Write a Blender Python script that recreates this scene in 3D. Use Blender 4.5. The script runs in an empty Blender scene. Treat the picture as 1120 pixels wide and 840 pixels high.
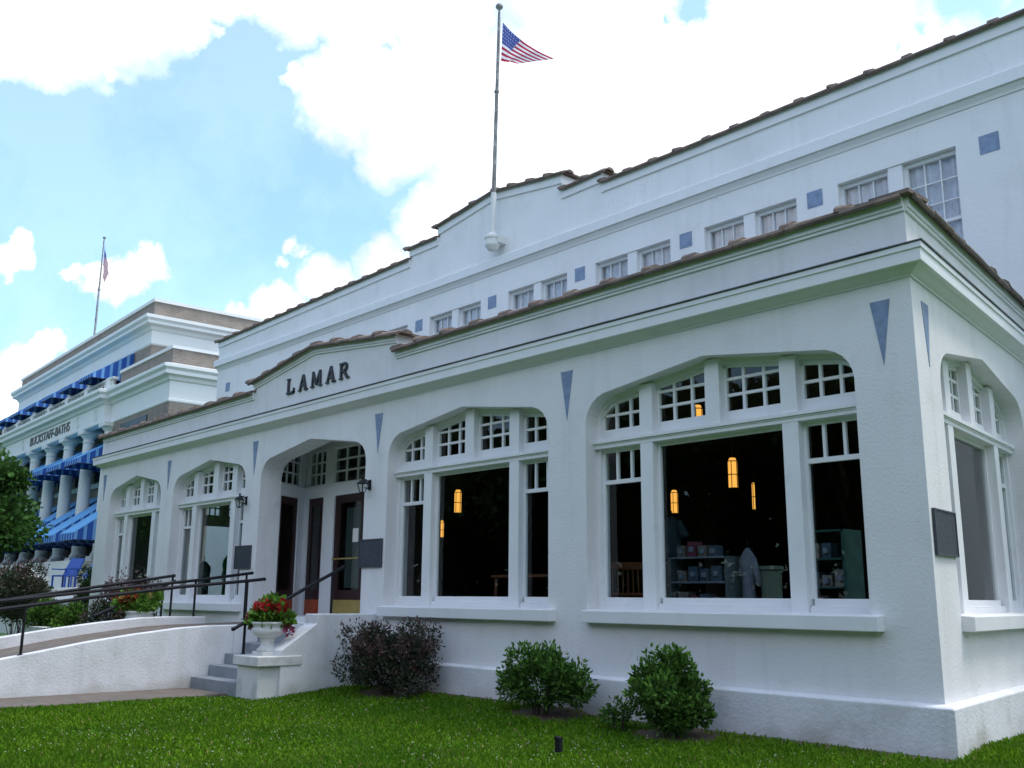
import bpy, math, random
import numpy as np
from mathutils import Vector, Matrix
R = math.radians
random.seed(7)
S = bpy.context.scene
COL = S.collection

# ------------------------------------------------------------------ camera
cam_d = bpy.data.cameras.new('camera'); cam = bpy.data.objects.new('camera', cam_d); COL.objects.link(cam)
cam_d.sensor_width = 36; cam_d.lens = 34.543; cam_d.clip_start = .05; cam_d.clip_end = 3000
rot = Matrix(((0.67594, 0.1519, 0.72114), (0.73692, -0.1496, -0.65922), (0.00774, 0.97701, -0.21305)))
cam.matrix_world = Matrix.Translation((3.958, -8.6465, 1.5012)) @ rot.to_4x4()
S.camera = cam
S.render.resolution_x = 1024; S.render.resolution_y = 768

# ------------------------------------------------------------------ light
SUN_EL, SUN_AZ = 66, 48          # azimuth of the sun measured from +Y towards +X
world = bpy.data.worlds.new('World'); S.world = world; world.use_nodes = True
CLOUDS=[(-0.841,0.224,0.492,0.0609),(-0.809,0.282,0.516,0.0629),(-0.860,0.187,0.476,0.0519),(-0.768,0.329,0.550,0.0476),(-0.872,0.114,0.475,0.0845),(-0.835,0.262,0.484,0.0272),(-0.803,0.323,0.501,0.0240),(-0.734,0.393,0.554,0.0572),(-0.700,0.450,0.554,0.0583),(-0.668,0.513,0.539,0.0768),(-0.752,0.464,0.468,0.0539),(-0.769,0.428,0.475,0.0221),(-0.726,0.527,0.442,0.0534),(-0.718,0.498,0.486,0.0698),(-0.638,0.629,0.445,0.1343),(-0.739,0.575,0.351,0.0504),(-0.779,0.537,0.323,0.0384),(-0.816,0.498,0.294,0.0344),(-0.848,0.457,0.268,0.0304),(-0.869,0.427,0.251,0.0211),(-0.497,0.736,0.459,0.2030),(-0.599,0.719,0.353,0.1350),(-0.366,0.832,0.416,0.1261),(-0.236,0.891,0.389,0.1270),(-0.381,0.717,0.584,0.1069),(-0.543,0.596,0.592,0.1150),(-0.230,0.814,0.534,0.0553),(-0.825,0.458,0.332,0.0115),(-0.835,0.449,0.318,0.0097),(-0.822,0.469,0.324,0.0080),(-0.923,0.240,0.300,0.0157),(-0.929,0.229,0.292,0.0155),(-0.902,0.322,0.288,0.0233),(-0.890,0.343,0.301,0.0202),(-0.906,0.305,0.292,0.0164),(-0.911,0.288,0.297,0.0089),(-0.943,0.263,0.204,0.0287),(-0.932,0.282,0.228,0.0137),(-0.952,0.244,0.185,0.0361),(-0.955,0.257,0.146,0.0473),(-0.965,0.205,0.165,0.0610),
 (0.45,0.55,0.72,0.50),(0.0,-0.1,1.0,0.35),(0.3,-0.8,0.45,0.30),(-0.5,-0.7,0.5,0.22),(0.9,-0.2,0.4,0.3)]
GAPS=[(-0.490,0.682,0.543,0.0181),(-0.509,0.673,0.536,0.0100),(-0.303,0.806,0.509,0.0193),(-0.332,0.801,0.499,0.0107),(-0.355,0.796,0.491,0.0078),(-0.279,0.811,0.514,0.0218),(-0.704,0.484,0.519,0.0076),(-0.696,0.491,0.524,0.0059)]
def build_world():
    nt = world.node_tree; N = nt.nodes; L = nt.links; N.clear()
    out = N.new('ShaderNodeOutputWorld'); bg = N.new('ShaderNodeBackground'); bg.inputs[1].default_value = .1
    sky = N.new('ShaderNodeTexSky'); sky.sky_type = 'NISHITA'; sky.sun_disc = False
    sky.sun_elevation = R(SUN_EL); sky.sun_rotation = R(SUN_AZ); sky.dust_density = 2.0; sky.air_density = 1.0
    tc = N.new('ShaderNodeTexCoord')
    def noise(scale, det, src=None):
        n = N.new('ShaderNodeTexNoise'); n.inputs['Scale'].default_value = scale; n.inputs['Detail'].default_value = det
        n.inputs['Roughness'].default_value = .6
        L.new(src or tc.outputs['Generated'], n.inputs['Vector']); return n
    def vm(op, a, b):
        n = N.new('ShaderNodeVectorMath'); n.operation = op
        for i, v in enumerate((a, b)):
            if isinstance(v, (tuple, list)): n.inputs[i].default_value = v
            else: L.new(v, n.inputs[i])
        return n
    def m(op, a, b=None, clamp=False):
        n = N.new('ShaderNodeMath'); n.operation = op; n.use_clamp = clamp
        for i, v in enumerate((a, b)):
            if v is None: continue
            if isinstance(v, (int, float)): n.inputs[i].default_value = v
            else: L.new(v, n.inputs[i])
        return n.outputs[0]
    n1 = noise(9, 8); n2 = noise(38, 6)
    w1 = vm('MULTIPLY', vm('SUBTRACT', n1.outputs['Color'], (.5, .5, .5)).outputs[0], (.085, .085, .085))
    w2 = vm('MULTIPLY', vm('SUBTRACT', n2.outputs['Color'], (.5, .5, .5)).outputs[0], (.030, .030, .030))
    p = vm('ADD', vm('ADD', tc.outputs['Generated'], w1.outputs[0]).outputs[0], w2.outputs[0])
    p = vm('NORMALIZE', p.outputs[0], (0, 0, 0))
    def cover(lst):
        cur = None
        for x, y, z, a in lst:
            c = Vector((x, y, z)).normalized()
            d = vm('DISTANCE', p.outputs[0], tuple(c)).outputs['Value']
            soft = max(.009, min(.09, a * .62))
            v = m('MULTIPLY', m('SUBTRACT', a * 1.10, d), 1 / soft)          # >0 inside
            cur = v if cur is None else m('MAXIMUM', cur, v)
        return cur
    cv = m('MULTIPLY', cover(CLOUDS), 1.0, True); gp = m('MULTIPLY', cover(GAPS), .8, True)
    mask = m('MULTIPLY', cv, m('SUBTRACT', 1, gp))
    n3 = noise(5, 7)
    thin = m('MULTIPLY', m('SUBTRACT', n3.outputs['Fac'], .48), .6, True)
    mask = m('MAXIMUM', mask, thin)
    mask = m('MAXIMUM', mask, .12)
    ramp = N.new('ShaderNodeValToRGB'); L.new(noise(7, 7, p.outputs[0]).outputs['Fac'], ramp.inputs[0])
    ramp.color_ramp.elements[0].position = .36; ramp.color_ramp.elements[0].color = (5.9, 6.0, 6.1, 1)
    ramp.color_ramp.elements[1].position = .58; ramp.color_ramp.elements[1].color = (11.2, 11.2, 11.8, 1)
    tint = N.new('ShaderNodeMix'); tint.data_type = 'RGBA'; tint.blend_type = 'MULTIPLY'; tint.inputs[0].default_value = 1
    L.new(sky.outputs[0], tint.inputs[6]); tint.inputs[7].default_value = (1.27, 1.74, 1.95, 1)
    mix = N.new('ShaderNodeMix'); mix.data_type = 'RGBA'; L.new(mask, mix.inputs[0])
    L.new(tint.outputs[2], mix.inputs[6]); L.new(ramp.outputs[0], mix.inputs[7])
    L.new(mix.outputs[2], bg.inputs[0]); L.new(bg.outputs[0], out.inputs[0])
build_world()
sd = bpy.data.lights.new('sun', 'SUN'); sd.energy = 1.2; sd.angle = R(14); sd.color = (1, .96, .9)
sun = bpy.data.objects.new('sun', sd); COL.objects.link(sun)
sv = Vector((math.sin(R(SUN_AZ)) * math.cos(R(SUN_EL)), math.cos(R(SUN_AZ)) * math.cos(R(SUN_EL)), math.sin(R(SUN_EL))))
sun.rotation_euler = sv.to_track_quat('Z', 'Y').to_euler()
vs = S.view_settings; vs.view_transform = 'Standard'; vs.look = 'None'; vs.exposure = 0.86; vs.gamma = 1; vs.use_curve_mapping = False
S.render.engine = 'CYCLES'
S.cycles.max_bounces = 7; S.cycles.transparent_max_bounces = 12

# ------------------------------------------------------------------ materials
def mat(name, col, rough=.8, var=0., vscale=3., bump=0., bscale=40., metal=0., island=0., bump2=None, spec=.5, dirt=None, emit=None, trans=0., streak=0., dry=None):
    m = bpy.data.materials.new(name); m.use_nodes = True; nt = m.node_tree; N = nt.nodes; L = nt.links
    b = N['Principled BSDF']; b.inputs['Base Color'].default_value = (*col, 1); b.inputs['Roughness'].default_value = rough
    b.inputs['Metallic'].default_value = metal; b.inputs['Specular IOR Level'].default_value = spec
    if emit: b.inputs['Emission Color'].default_value = (*emit[0], 1); b.inputs['Emission Strength'].default_value = emit[1]
    tc = N.new('ShaderNodeTexCoord'); cur = None
    def nz(scale, det=5):
        n = N.new('ShaderNodeTexNoise'); n.inputs['Scale'].default_value = scale; n.inputs['Detail'].default_value = det
        L.new(tc.outputs['Object'], n.inputs['Vector']); return n.outputs['Fac']
    def mixc(fac, a, c):
        x = N.new('ShaderNodeMix'); x.data_type = 'RGBA'
        L.new(fac, x.inputs[0])
        for i, v in ((6, a), (7, c)):
            if isinstance(v, tuple): x.inputs[i].default_value = (*v, 1)
            else: L.new(v, x.inputs[i])
        return x.outputs[2]
    def mr(v, a, c, d=0, e=1):
        x = N.new('ShaderNodeMapRange'); L.new(v, x.inputs[0]); x.inputs[1].default_value = a; x.inputs[2].default_value = c
        x.inputs[3].default_value = d; x.inputs[4].default_value = e; return x.outputs[0]
    if var:
        cur = mixc(mr(nz(vscale), .3, .7), tuple(c * (1 - var) for c in col), tuple(min(1, c * (1 + var)) for c in col))
    if dirt:   # (colour, scale, low, high, strength)
        cur = mixc(mr(nz(dirt[1], 9), dirt[2], dirt[3], 0, dirt[4]), cur or col, dirt[0])
    if streak:
        mp = N.new('ShaderNodeMapping'); mp.inputs['Scale'].default_value = (2.6, 2.6, .22); L.new(tc.outputs['Object'], mp.inputs[0])
        n = N.new('ShaderNodeTexNoise'); n.inputs['Scale'].default_value = 1.6; n.inputs['Detail'].default_value = 9; n.inputs['Roughness'].default_value = .65; L.new(mp.outputs[0], n.inputs['Vector'])
        cur = mixc(mr(n.outputs['Fac'], .53, .78, 0, streak), cur, (.44, .45, .43))
        # repainted patches with soft ragged edges
        cur = mixc(mr(nz(.55, 10), .50, .53, 0, .22), cur, tuple(min(1, c * 1.10) for c in col))
        # hairline cracks, only here and there
        vo = N.new('ShaderNodeTexVoronoi'); vo.feature = 'DISTANCE_TO_EDGE'; vo.inputs['Scale'].default_value = .8
        ad = N.new('ShaderNodeVectorMath'); ad.operation = 'ADD'; nn = N.new('ShaderNodeTexNoise'); nn.inputs['Scale'].default_value = 3; nn.inputs['Detail'].default_value = 6; L.new(tc.outputs['Object'], nn.inputs['Vector'])
        sc_ = N.new('ShaderNodeVectorMath'); sc_.operation = 'SCALE'; sc_.inputs[3].default_value = .5; L.new(nn.outputs['Color'], sc_.inputs[0]); L.new(tc.outputs['Object'], ad.inputs[0]); L.new(sc_.outputs[0], ad.inputs[1]); L.new(ad.outputs[0], vo.inputs['Vector'])
        a = N.new('ShaderNodeMath'); a.operation = 'MULTIPLY'; L.new(mr(vo.outputs['Distance'], .0, .006, 1, 0), a.inputs[0]); L.new(mr(nz(.7, 3), .58, .66, 0, .32), a.inputs[1])
        cur = mixc(a.outputs[0], cur, (.30, .31, .31))
        # splash dirt low down, ragged
        sp = N.new('ShaderNodeSeparateXYZ'); L.new(tc.outputs['Object'], sp.inputs[0])
        b_ = N.new('ShaderNodeMath'); b_.operation = 'ADD'; L.new(mr(nz(2.2, 9), .3, .7, -.14, .26), b_.inputs[0]); L.new(mr(sp.outputs[2], .12, .62, .34, -.25), b_.inputs[1])
        cur = mixc(mr(b_.outputs[0], .10, .48, 0, .55), cur, (.30, .27, .20))
    if island:
        g = N.new('ShaderNodeNewGeometry')
        isl = mixc(mr(g.outputs['Random Per Island'], 0, 1, 0, 1), tuple(c * (1 - island) for c in col), tuple(min(1, c * (1 + island)) for c in col))
        if dry:      # worn, drier or lusher patches and single straw-coloured blades
            isl = mixc(mr(nz(.8, 6), .35, .65, 0, .75), isl, dry[0]); isl = mixc(mr(nz(2.6, 4), .5, .75, 0, .6), isl, dry[1])
            gt = N.new('ShaderNodeMath'); gt.operation = 'GREATER_THAN'; L.new(g.outputs['Random Per Island'], gt.inputs[0]); gt.inputs[1].default_value = .975
            isl = mixc(gt.outputs[0], isl, (.30, .26, .10))
        cur = isl
    if cur: L.new(cur, b.inputs['Base Color'])
    if bump:
        bp = N.new('ShaderNodeBump'); bp.inputs['Strength'].default_value = 1; bp.inputs['Distance'].default_value = bump
        L.new(nz(bscale, 4), bp.inputs['Height']); last = bp
        if bump2:
            b2 = N.new('ShaderNodeBump'); b2.inputs['Strength'].default_value = 1; b2.inputs['Distance'].default_value = bump2[0]
            L.new(nz(bump2[1], 3), b2.inputs['Height']); L.new(bp.outputs[0], b2.inputs['Normal']); last = b2
        L.new(last.outputs[0], b.inputs['Normal'])
    if trans:
        t = N.new('ShaderNodeBsdfTranslucent'); t.inputs[0].default_value = (*[min(1, c * 1.3) for c in col], 1)
        if cur: L.new(cur, t.inputs[0])
        mx = N.new('ShaderNodeMixShader'); mx.inputs[0].default_value = trans
        L.new(b.outputs[0], mx.inputs[1]); L.new(t.outputs[0], mx.inputs[2]); L.new(mx.outputs[0], N['Material Output'].inputs[0])
    return m
def glass_mat(name, tint=(.9, .95, .95), refl=1.0):
    m = bpy.data.materials.new(name); m.use_nodes = True; nt = m.node_tree; N = nt.nodes; L = nt.links; N.remove(N['Principled BSDF'])
    t = N.new('ShaderNodeBsdfTransparent'); t.inputs[0].default_value = (*tint, 1)
    g = N.new('ShaderNodeBsdfGlossy'); g.inputs['Roughness'].default_value = .01; g.inputs[0].default_value = (refl, refl, refl, 1)
    f = N.new('ShaderNodeFresnel'); ge = N.new('ShaderNodeNewGeometry'); io = N.new('ShaderNodeMapRange'); L.new(ge.outputs['Backfacing'], io.inputs[0]); io.inputs[3].default_value = 1.5; io.inputs[4].default_value = .6667; L.new(io.outputs[0], f.inputs[0])
    tc = N.new('ShaderNodeTexCoord'); n = N.new('ShaderNodeTexNoise'); n.inputs['Scale'].default_value = 1.1; L.new(tc.outputs['Object'], n.inputs['Vector'])
    bp = N.new('ShaderNodeBump'); bp.inputs['Distance'].default_value = .0012; L.new(n.outputs['Fac'], bp.inputs['Height']); L.new(bp.outputs[0], g.inputs['Normal'])
    mx = N.new('ShaderNodeMixShader'); L.new(f.outputs[0], mx.inputs[0]); L.new(t.outputs[0], mx.inputs[1]); L.new(g.outputs[0], mx.inputs[2])
    L.new(mx.outputs[0], N['Material Output'].inputs[0]); return m
def wave_mat(name, c1, c2, axis, period, rough=.8, width=.5, bump=0.):
    """two-colour bands along one object axis"""
    m = bpy.data.materials.new(name); m.use_nodes = True; nt = m.node_tree; N = nt.nodes; L = nt.links; b = N['Principled BSDF']
    b.inputs['Roughness'].default_value = rough
    tc = N.new('ShaderNodeTexCoord'); sp = N.new('ShaderNodeSeparateXYZ'); L.new(tc.outputs['Object'], sp.inputs[0])
    def mm(op, a, v):
        x = N.new('ShaderNodeMath'); x.operation = op; L.new(a, x.inputs[0]); x.inputs[1].default_value = v; return x.outputs[0]
    f = mm('FRACT', mm('DIVIDE', sp.outputs[axis], period), 0); g = mm('LESS_THAN', f, width)
    x = N.new('ShaderNodeMix'); x.data_type = 'RGBA'; L.new(g, x.inputs[0]); x.inputs[6].default_value = (*c1, 1); x.inputs[7].default_value = (*c2, 1)
    L.new(x.outputs[2], b.inputs['Base Color']); return m
def brick_mat(name, c1, c2, mortar, scale=1., bw=.22, rh=.075, msize=.012, vertical=True):
    m = bpy.data.materials.new(name); m.use_nodes = True; nt = m.node_tree; N = nt.nodes; L = nt.links; b = N['Principled BSDF']
    b.inputs['Roughness'].default_value = .9
    tc = N.new('ShaderNodeTexCoord'); br = N.new('ShaderNodeTexBrick')
    if vertical:
        sp = N.new('ShaderNodeSeparateXYZ'); L.new(tc.outputs['Object'], sp.inputs[0])
        ad = N.new('ShaderNodeMath'); ad.operation = 'ADD'; L.new(sp.outputs[0], ad.inputs[0]); L.new(sp.outputs[1], ad.inputs[1])
        cb = N.new('ShaderNodeCombineXYZ'); L.new(ad.outputs[0], cb.inputs[0]); L.new(sp.outputs[2], cb.inputs[1]); L.new(cb.outputs[0], br.inputs['Vector'])
    else: L.new(tc.outputs['Object'], br.inputs['Vector'])
    br.inputs['Color1'].default_value = (*c1, 1); br.inputs['Color2'].default_value = (*c2, 1); br.inputs['Mortar'].default_value = (*mortar, 1)
    br.inputs['Scale'].default_value = scale; br.inputs['Brick Width'].default_value = bw; br.inputs['Row Height'].default_value = rh
    br.inputs['Mortar Size'].default_value = msize
    n = N.new('ShaderNodeTexNoise'); n.inputs['Scale'].default_value = 2.; n.inputs['Detail'].default_value = 6; L.new(tc.outputs['Object'], n.inputs['Vector'])
    mx = N.new('ShaderNodeMix'); mx.data_type = 'RGBA'; mx.blend_type = 'MULTIPLY'; mx.inputs[0].default_value = .6
    L.new(br.outputs[0], mx.inputs[6])
    cr = N.new('ShaderNodeValToRGB'); cr.color_ramp.elements[0].position = .3; cr.color_ramp.elements[0].color = (.6, .6, .6, 1); cr.color_ramp.elements[1].position = .7
    L.new(n.outputs['Fac'], cr.inputs[0]); L.new(cr.outputs[0], mx.inputs[7]); L.new(mx.outputs[2], b.inputs['Base Color']); return m

M = dict(
    stucco=mat('stucco', (.755, .745, .76), .85, .03, 1.3, .0045, 30, dirt=((.52, .54, .52), 1.7, .54, .78, .4), bump2=(.0025, 95), streak=.28),
    stucco_up=mat('stucco_smooth', (.80, .795, .81), .85, .03, .9, .004, 22, dirt=((.55, .55, .52), 1.1, .56, .8, .4), bump2=(.002, 70), streak=.25),
    trim=mat('painted_trim', (.77, .77, .79), .6, .03, 3, .001, 60, dirt=((.5, .5, .46), 5, .6, .85, .35)),
    plinth=mat('painted_plinth', (.71, .71, .74), .85, .04, 1.5, .006, 30, dirt=((.42, .43, .38), 2.3, .5, .75, .55), bump2=(.003, 90), streak=.5),
    concrete=mat('old_painted_concrete', (.66, .66, .66), .9, .06, 3, .004, 40, dirt=((.36, .37, .33), 4, .5, .74, .6)),
    step=mat('grey_step_paint', (.24, .27, .30), .85, .1, 4, .002, 50, dirt=((.15, .16, .16), 6, .5, .8, .6)),
    flash=mat('lead_flashing', (.15, .16, .17), .7, .35, 3),
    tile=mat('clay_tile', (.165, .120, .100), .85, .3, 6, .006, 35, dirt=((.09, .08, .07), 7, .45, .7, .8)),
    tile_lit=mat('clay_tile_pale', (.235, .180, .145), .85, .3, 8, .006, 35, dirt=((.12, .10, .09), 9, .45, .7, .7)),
    blue=mat('blue_tile', (.19, .26, .40), .6, .18, 11, .001, 60, dirt=((.30, .34, .40), 14, .5, .75, .5)),
    glass=glass_mat('window_glass', (.78, .84, .84)), glass_up=glass_mat('upper_glass', (.95, .96, .97)),
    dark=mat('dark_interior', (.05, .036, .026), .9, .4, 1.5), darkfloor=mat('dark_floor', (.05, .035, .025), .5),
    iron=mat('black_iron', (.010, .010, .014), .6, .2, 20, spec=.25), bronze=mat('bronze_plaque', (.04, .045, .06), .5, .4, 30, .006, 55, .0),
    plaque_rim=mat('plaque_rim', (.06, .065, .08), .45), letter=mat('letter_paint', (.035, .035, .045), .6),
    maroon=mat('maroon_door', (.030, .009, .010), .4, .15, 6), orange=mat('kick_plate_orange', (.36, .07, .03), .5, .15, 6),
    brass=mat('kick_plate_brass', (.42, .32, .10), .4, .15, 6, metal=.3), curtain=mat('net_curtain', (.85, .83, .88), .9, .12, 9, trans=.3),
    lamp=mat('lamp_glow', (.8, .5, .1), .5, emit=((1, .45, .08), .75)), lampcage=mat('lamp_cage', (.10, .06, .02), .5),
    pole=mat('pole_paint', (.20, .19, .18), .5, .4, 4, dirt=((.45, .44, .42), 3, .5, .6, .8)), polewhite=mat('pole_white', (.72, .72, .70), .5),
    red=mat('flag_red', (.42, .02, .06), .8, trans=.5), white=mat('flag_white', (.75, .73, .76), .8, trans=.5), navy=mat('flag_blue', (.06, .08, .28), .8, trans=.5),
    brick=brick_mat('buff_brick', (.30, .245, .20), (.23, .185, .155), (.30, .27, .24)),
    brickpath=brick_mat('brick_paving', (.19, .155, .13), (.15, .122, .10), (.12, .105, .09), vertical=False, bw=.2, rh=.1),
    white_b=mat('white_entablature', (.76, .77, .77), .8, .03, 1.), wtrim_b=mat('column_paint', (.70, .72, .70), .7, .04, 1.5),
    awning=mat('awning_sunlit_cloth', (.12, .36, .68), .8, .08, 3), awnstripe=wave_mat('awning_stripe', (.02, .09, .38), (.16, .36, .66), 0, .34, .8, .35),
    awnside=wave_mat('awning_side_stripe', (.02, .09, .38), (.16, .36, .66), 1, .34, .8, .35),
    darkglass=mat('dark_pane', (.012, .014, .018), .35, spec=.2), chair_blue=mat('blue_paint', (.01, .06, .30), .5),
    soil=mat('soil', (.09, .06, .04), .95, .3, 10, .01, 30), stem=mat('stem_bark', (.06, .045, .035), .9, .2, 20),
    bark=mat('tree_bark', (.10, .085, .07), .9, .2, 8, .01, 20),
    azalea=mat('azalea_leaf', (.055, .125, .020), .7, spec=.2, island=.55, trans=.25), azalea2=mat('young_leaf', (.10, .21, .03), .7, spec=.2, island=.5, trans=.25),
    loro=mat('purple_leaf', (.030, .045, .020), .55, island=.6, trans=.2), loro2=mat('reddish_leaf', (.095, .055, .05), .55, island=.6, trans=.2),
    hedge=mat('hedge_leaf', (.03, .065, .02), .7, spec=.2, island=.6, trans=.25), tree=mat('tree_leaf', (.05, .12, .025), .7, spec=.2, island=.6, trans=.3),
    petal=mat('red_petal', (.36, .015, .015), .6, island=.4, trans=.2), petal2=mat('pink_petal', (.34, .03, .10), .6, island=.4, trans=.2),
    croton=mat('orange_leaf', (.20, .075, .02), .6, island=.6, trans=.2), whitepetal=mat('white_petal', (.6, .62, .5), .8),
    grass=mat('grass_blade', (.115, .235, .010), .8, island=.45, trans=.35, spec=.15, dry=((.055, .155, .008), (.125, .21, .02))),
    wood=mat('chair_wood', (.16, .055, .02), .5, .2, 9), teal=mat('teal_cloth', (.025, .09, .08), .8, .3, 6), shelf=mat('shelf_paint', (.12, .16, .17), .6),
    shirt=mat('pale_blue_cloth', (.07, .12, .17), .9, .2, 8), gown=mat('white_cloth', (.24, .28, .36), .9, .2, 10), items=mat('boxed_goods', (.26, .22, .20), .7, .5, 30),
    pink=mat('pink_cloth', (.26, .07, .11), .9), bottle=mat('blue_bottle', (.02, .35, .6), .3), greencyl=mat('pale_green_paint', (.16, .22, .18), .7),
    greencloth=mat('green_cloth', (.02, .22, .10), .8, .2, 6), redcloth=mat('red_cloth', (.35, .02, .02), .8, .2, 6),
    paper=mat('paper', (.75, .75, .72), .9), green_wall=mat('room_wall', (.10, .12, .11), .9))

# ------------------------------------------------------------------ mesh helpers
class MB:
    def __init__(s, T=None): s.v = []; s.f = []; s.mi = []; s.T = T; s.cur = 0
    def vert(s, p):
        s.v.append(tuple(s.T(*p)) if s.T else tuple(p)); return len(s.v) - 1
    def face(s, pts): s.f.append([s.vert(p) for p in pts]); s.mi.append(s.cur); return s
    def box(s, x0, x1, y0, y1, z0, z1):
        a = [s.vert(p) for p in ((x0,y0,z0),(x1,y0,z0),(x1,y1,z0),(x0,y1,z0),(x0,y0,z1),(x1,y0,z1),(x1,y1,z1),(x0,y1,z1))]
        for q in ((0,3,2,1),(4,5,6,7),(0,1,5,4),(1,2,6,5),(2,3,7,6),(3,0,4,7)): s.f.append([a[i] for i in q]); s.mi.append(s.cur)
        return s
    def prism(s, poly, axis, a, b):
        """poly: 2-D points; axis 'y' -> (x,z) extruded a..b in y; 'z' -> (x,y); 'x' -> (y,z)"""
        def P(q, t): return {'y': (q[0], t, q[1]), 'z': (q[0], q[1], t), 'x': (t, q[0], q[1])}[axis]
        A = [s.vert(P(q, a)) for q in poly]; B = [s.vert(P(q, b)) for q in poly]; n = len(poly)
        s.f.append(A[::-1]); s.f.append(B); s.mi += [s.cur] * 2
        for i in range(n): s.f.append([A[i], A[(i+1) % n], B[(i+1) % n], B[i]]); s.mi.append(s.cur)
        return s
    def tube(s, p0, p1, r0, r1=None, n=10, caps=True):
        r1 = r0 if r1 is None else r1
        p0, p1 = Vector(p0), Vector(p1); d = (p1 - p0).normalized(); u = d.orthogonal().normalized(); w = d.cross(u)
        A = []; B = []
        for i in range(n):
            t = 2 * math.pi * i / n; o = u * math.cos(t) + w * math.sin(t)
            A.append(s.vert(p0 + o * r0)); B.append(s.vert(p1 + o * r1))
        for i in range(n): s.f.append([A[i], A[(i+1) % n], B[(i+1) % n], B[i]]); s.mi.append(s.cur)
        if caps: s.f.append(A[::-1]); s.f.append(B); s.mi += [s.cur] * 2
        return s
    def path(s, pts, r, n=8):
        for a, b in zip(pts[:-1], pts[1:]): s.tube(a, b, r, n=n)
        return s
    def lathe(s, c, prof, n=20, square=False):
        rings = []
        for r, z in prof:
            ring = []
            for i in range(n):
                t = 2 * math.pi * (i + .5) / n
                ring.append(s.vert((c[0] + r * math.cos(t), c[1] + r * math.sin(t), c[2] + z)))
            rings.append(ring)
        for a, b in zip(rings[:-1], rings[1:]):
            for i in range(n): s.f.append([a[i], a[(i+1) % n], b[(i+1) % n], b[i]]); s.mi.append(s.cur)
        s.f.append(rings[0][::-1]); s.f.append(rings[-1]); s.mi += [s.cur] * 2
        return s
    def build(s, name, mats, parent=None, smooth=False, bevel=0):
        me = bpy.data.meshes.new(name); me.from_pydata(s.v, [], s.f)
        if not isinstance(mats, (list, tuple)): mats = [mats]
        for m in mats: me.materials.append(m)
        if len(mats) > 1: me.polygons.foreach_set('material_index', s.mi)
        import bmesh
        bm = bmesh.new(); bm.from_mesh(me); bmesh.ops.recalc_face_normals(bm, faces=bm.faces); bm.to_mesh(me); bm.free()
        if smooth: me.polygons.foreach_set('use_smooth', [True] * len(me.polygons))
        o = bpy.data.objects.new(name, me); COL.objects.link(o)
        if parent: o.parent = parent; 
        if bevel:
            b = o.modifiers.new('bevel', 'BEVEL'); b.width = bevel; b.segments = 2; b.limit_method = 'ANGLE'
        return o
def tag(o, label=None, cat=None, group=None, kind=None):
    if label: o['label'] = label
    if cat: o['category'] = cat
    if group: o['group'] = group
    if kind: o['kind'] = kind
    return o
def empty(name, loc, rz=0, label=None, cat=None, group=None):
    o = bpy.data.objects.new(name, None); COL.objects.link(o); o.location = loc; o.rotation_euler = (0, 0, rz); o.empty_display_size = .3
    return tag(o, label, cat, group)
def keep(o):
    """parent keeps world coordinates of geometry written in world space"""
    p = o.parent
    if p: o.matrix_parent_inverse = (Matrix.Translation(p.location) @ p.rotation_euler.to_matrix().to_4x4()).inverted()
    return o
def sweep(mb, path, prof, closed=False):
    """prof: (outward, z) polygon; path: 2-D polyline, outward on its right-hand side; mitred"""
    n = len(path); offs = []
    for i in range(n):
        def nrm(a, b):
            d = Vector((b[0]-a[0], b[1]-a[1])).normalized(); return Vector((d.y, -d.x))
        if i == 0: m = nrm(path[0], path[1])
        elif i == n-1: m = nrm(path[-2], path[-1])
        else:
            a, b = nrm(path[i-1], path[i]), nrm(path[i], path[i+1]); m = (a + b) / (1 + a.dot(b))
        offs.append(m)
    rings = [[mb.vert((path[i][0] + offs[i].x * o, path[i][1] + offs[i].y * o, z)) for o, z in prof] for i in range(n)]
    k = len(prof)
    for a, b in zip(rings[:-1], rings[1:]):
        for j in range(k): mb.f.append([a[j], a[(j+1) % k], b[(j+1) % k], b[j]]); mb.mi.append(mb.cur)
    mb.f.append(rings[0]); mb.f.append(rings[-1][::-1]); mb.mi += [mb.cur] * 2
    return mb
def wall(mb, u0, u1, z0, z1, holes, t=.42):
    """holes: (ul, ur, zbottom, profile[(u,z)...] from left jamb to right jamb); v=0 front, v=t back"""
    holes = sorted(holes, key=lambda h: h[0]); cuts = [u0]
    def quad(a, b, c, d, v): mb.face([(a[0], v, a[1]), (b[0], v, b[1]), (c[0], v, c[1]), (d[0], v, d[1])])
    def solid(a, b):
        for v in (0, t): quad((a, z0), (b, z0), (b, z1), (a, z1), v)
    cur = u0
    for ul, ur, zb, pr in holes:
        if ul > cur: solid(cur, ul)
        for v in (0, t):
            if zb > z0: quad((ul, z0), (ur, z0), (ur, zb), (ul, zb), v)
            for p, q in zip(pr[:-1], pr[1:]):
                if abs(p[0]-q[0]) > 1e-6: quad(p, q, (q[0], z1), (p[0], z1), v)
        mb.face([(ul, 0, zb), (ur, 0, zb), (ur, t, zb), (ul, t, zb)])
        full = [(ul, zb)] + list(pr) + [(ur, zb)]
        for p, q in zip(full[:-1], full[1:]):
            if p != q: mb.face([(p[0], 0, p[1]), (q[0], 0, q[1]), (q[0], t, q[1]), (p[0], t, p[1])])
        cur = ur
    if cur < u1: solid(cur, u1)
    mb.face([(u0, 0, z0), (u0, t, z0), (u0, t, z1), (u0, 0, z1)]); mb.face([(u1, 0, z0), (u1, t, z0), (u1, t, z1), (u1, 0, z1)])
    mb.face([(u0, 0, z1), (u1, 0, z1), (u1, t, z1), (u0, t, z1)])

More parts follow.
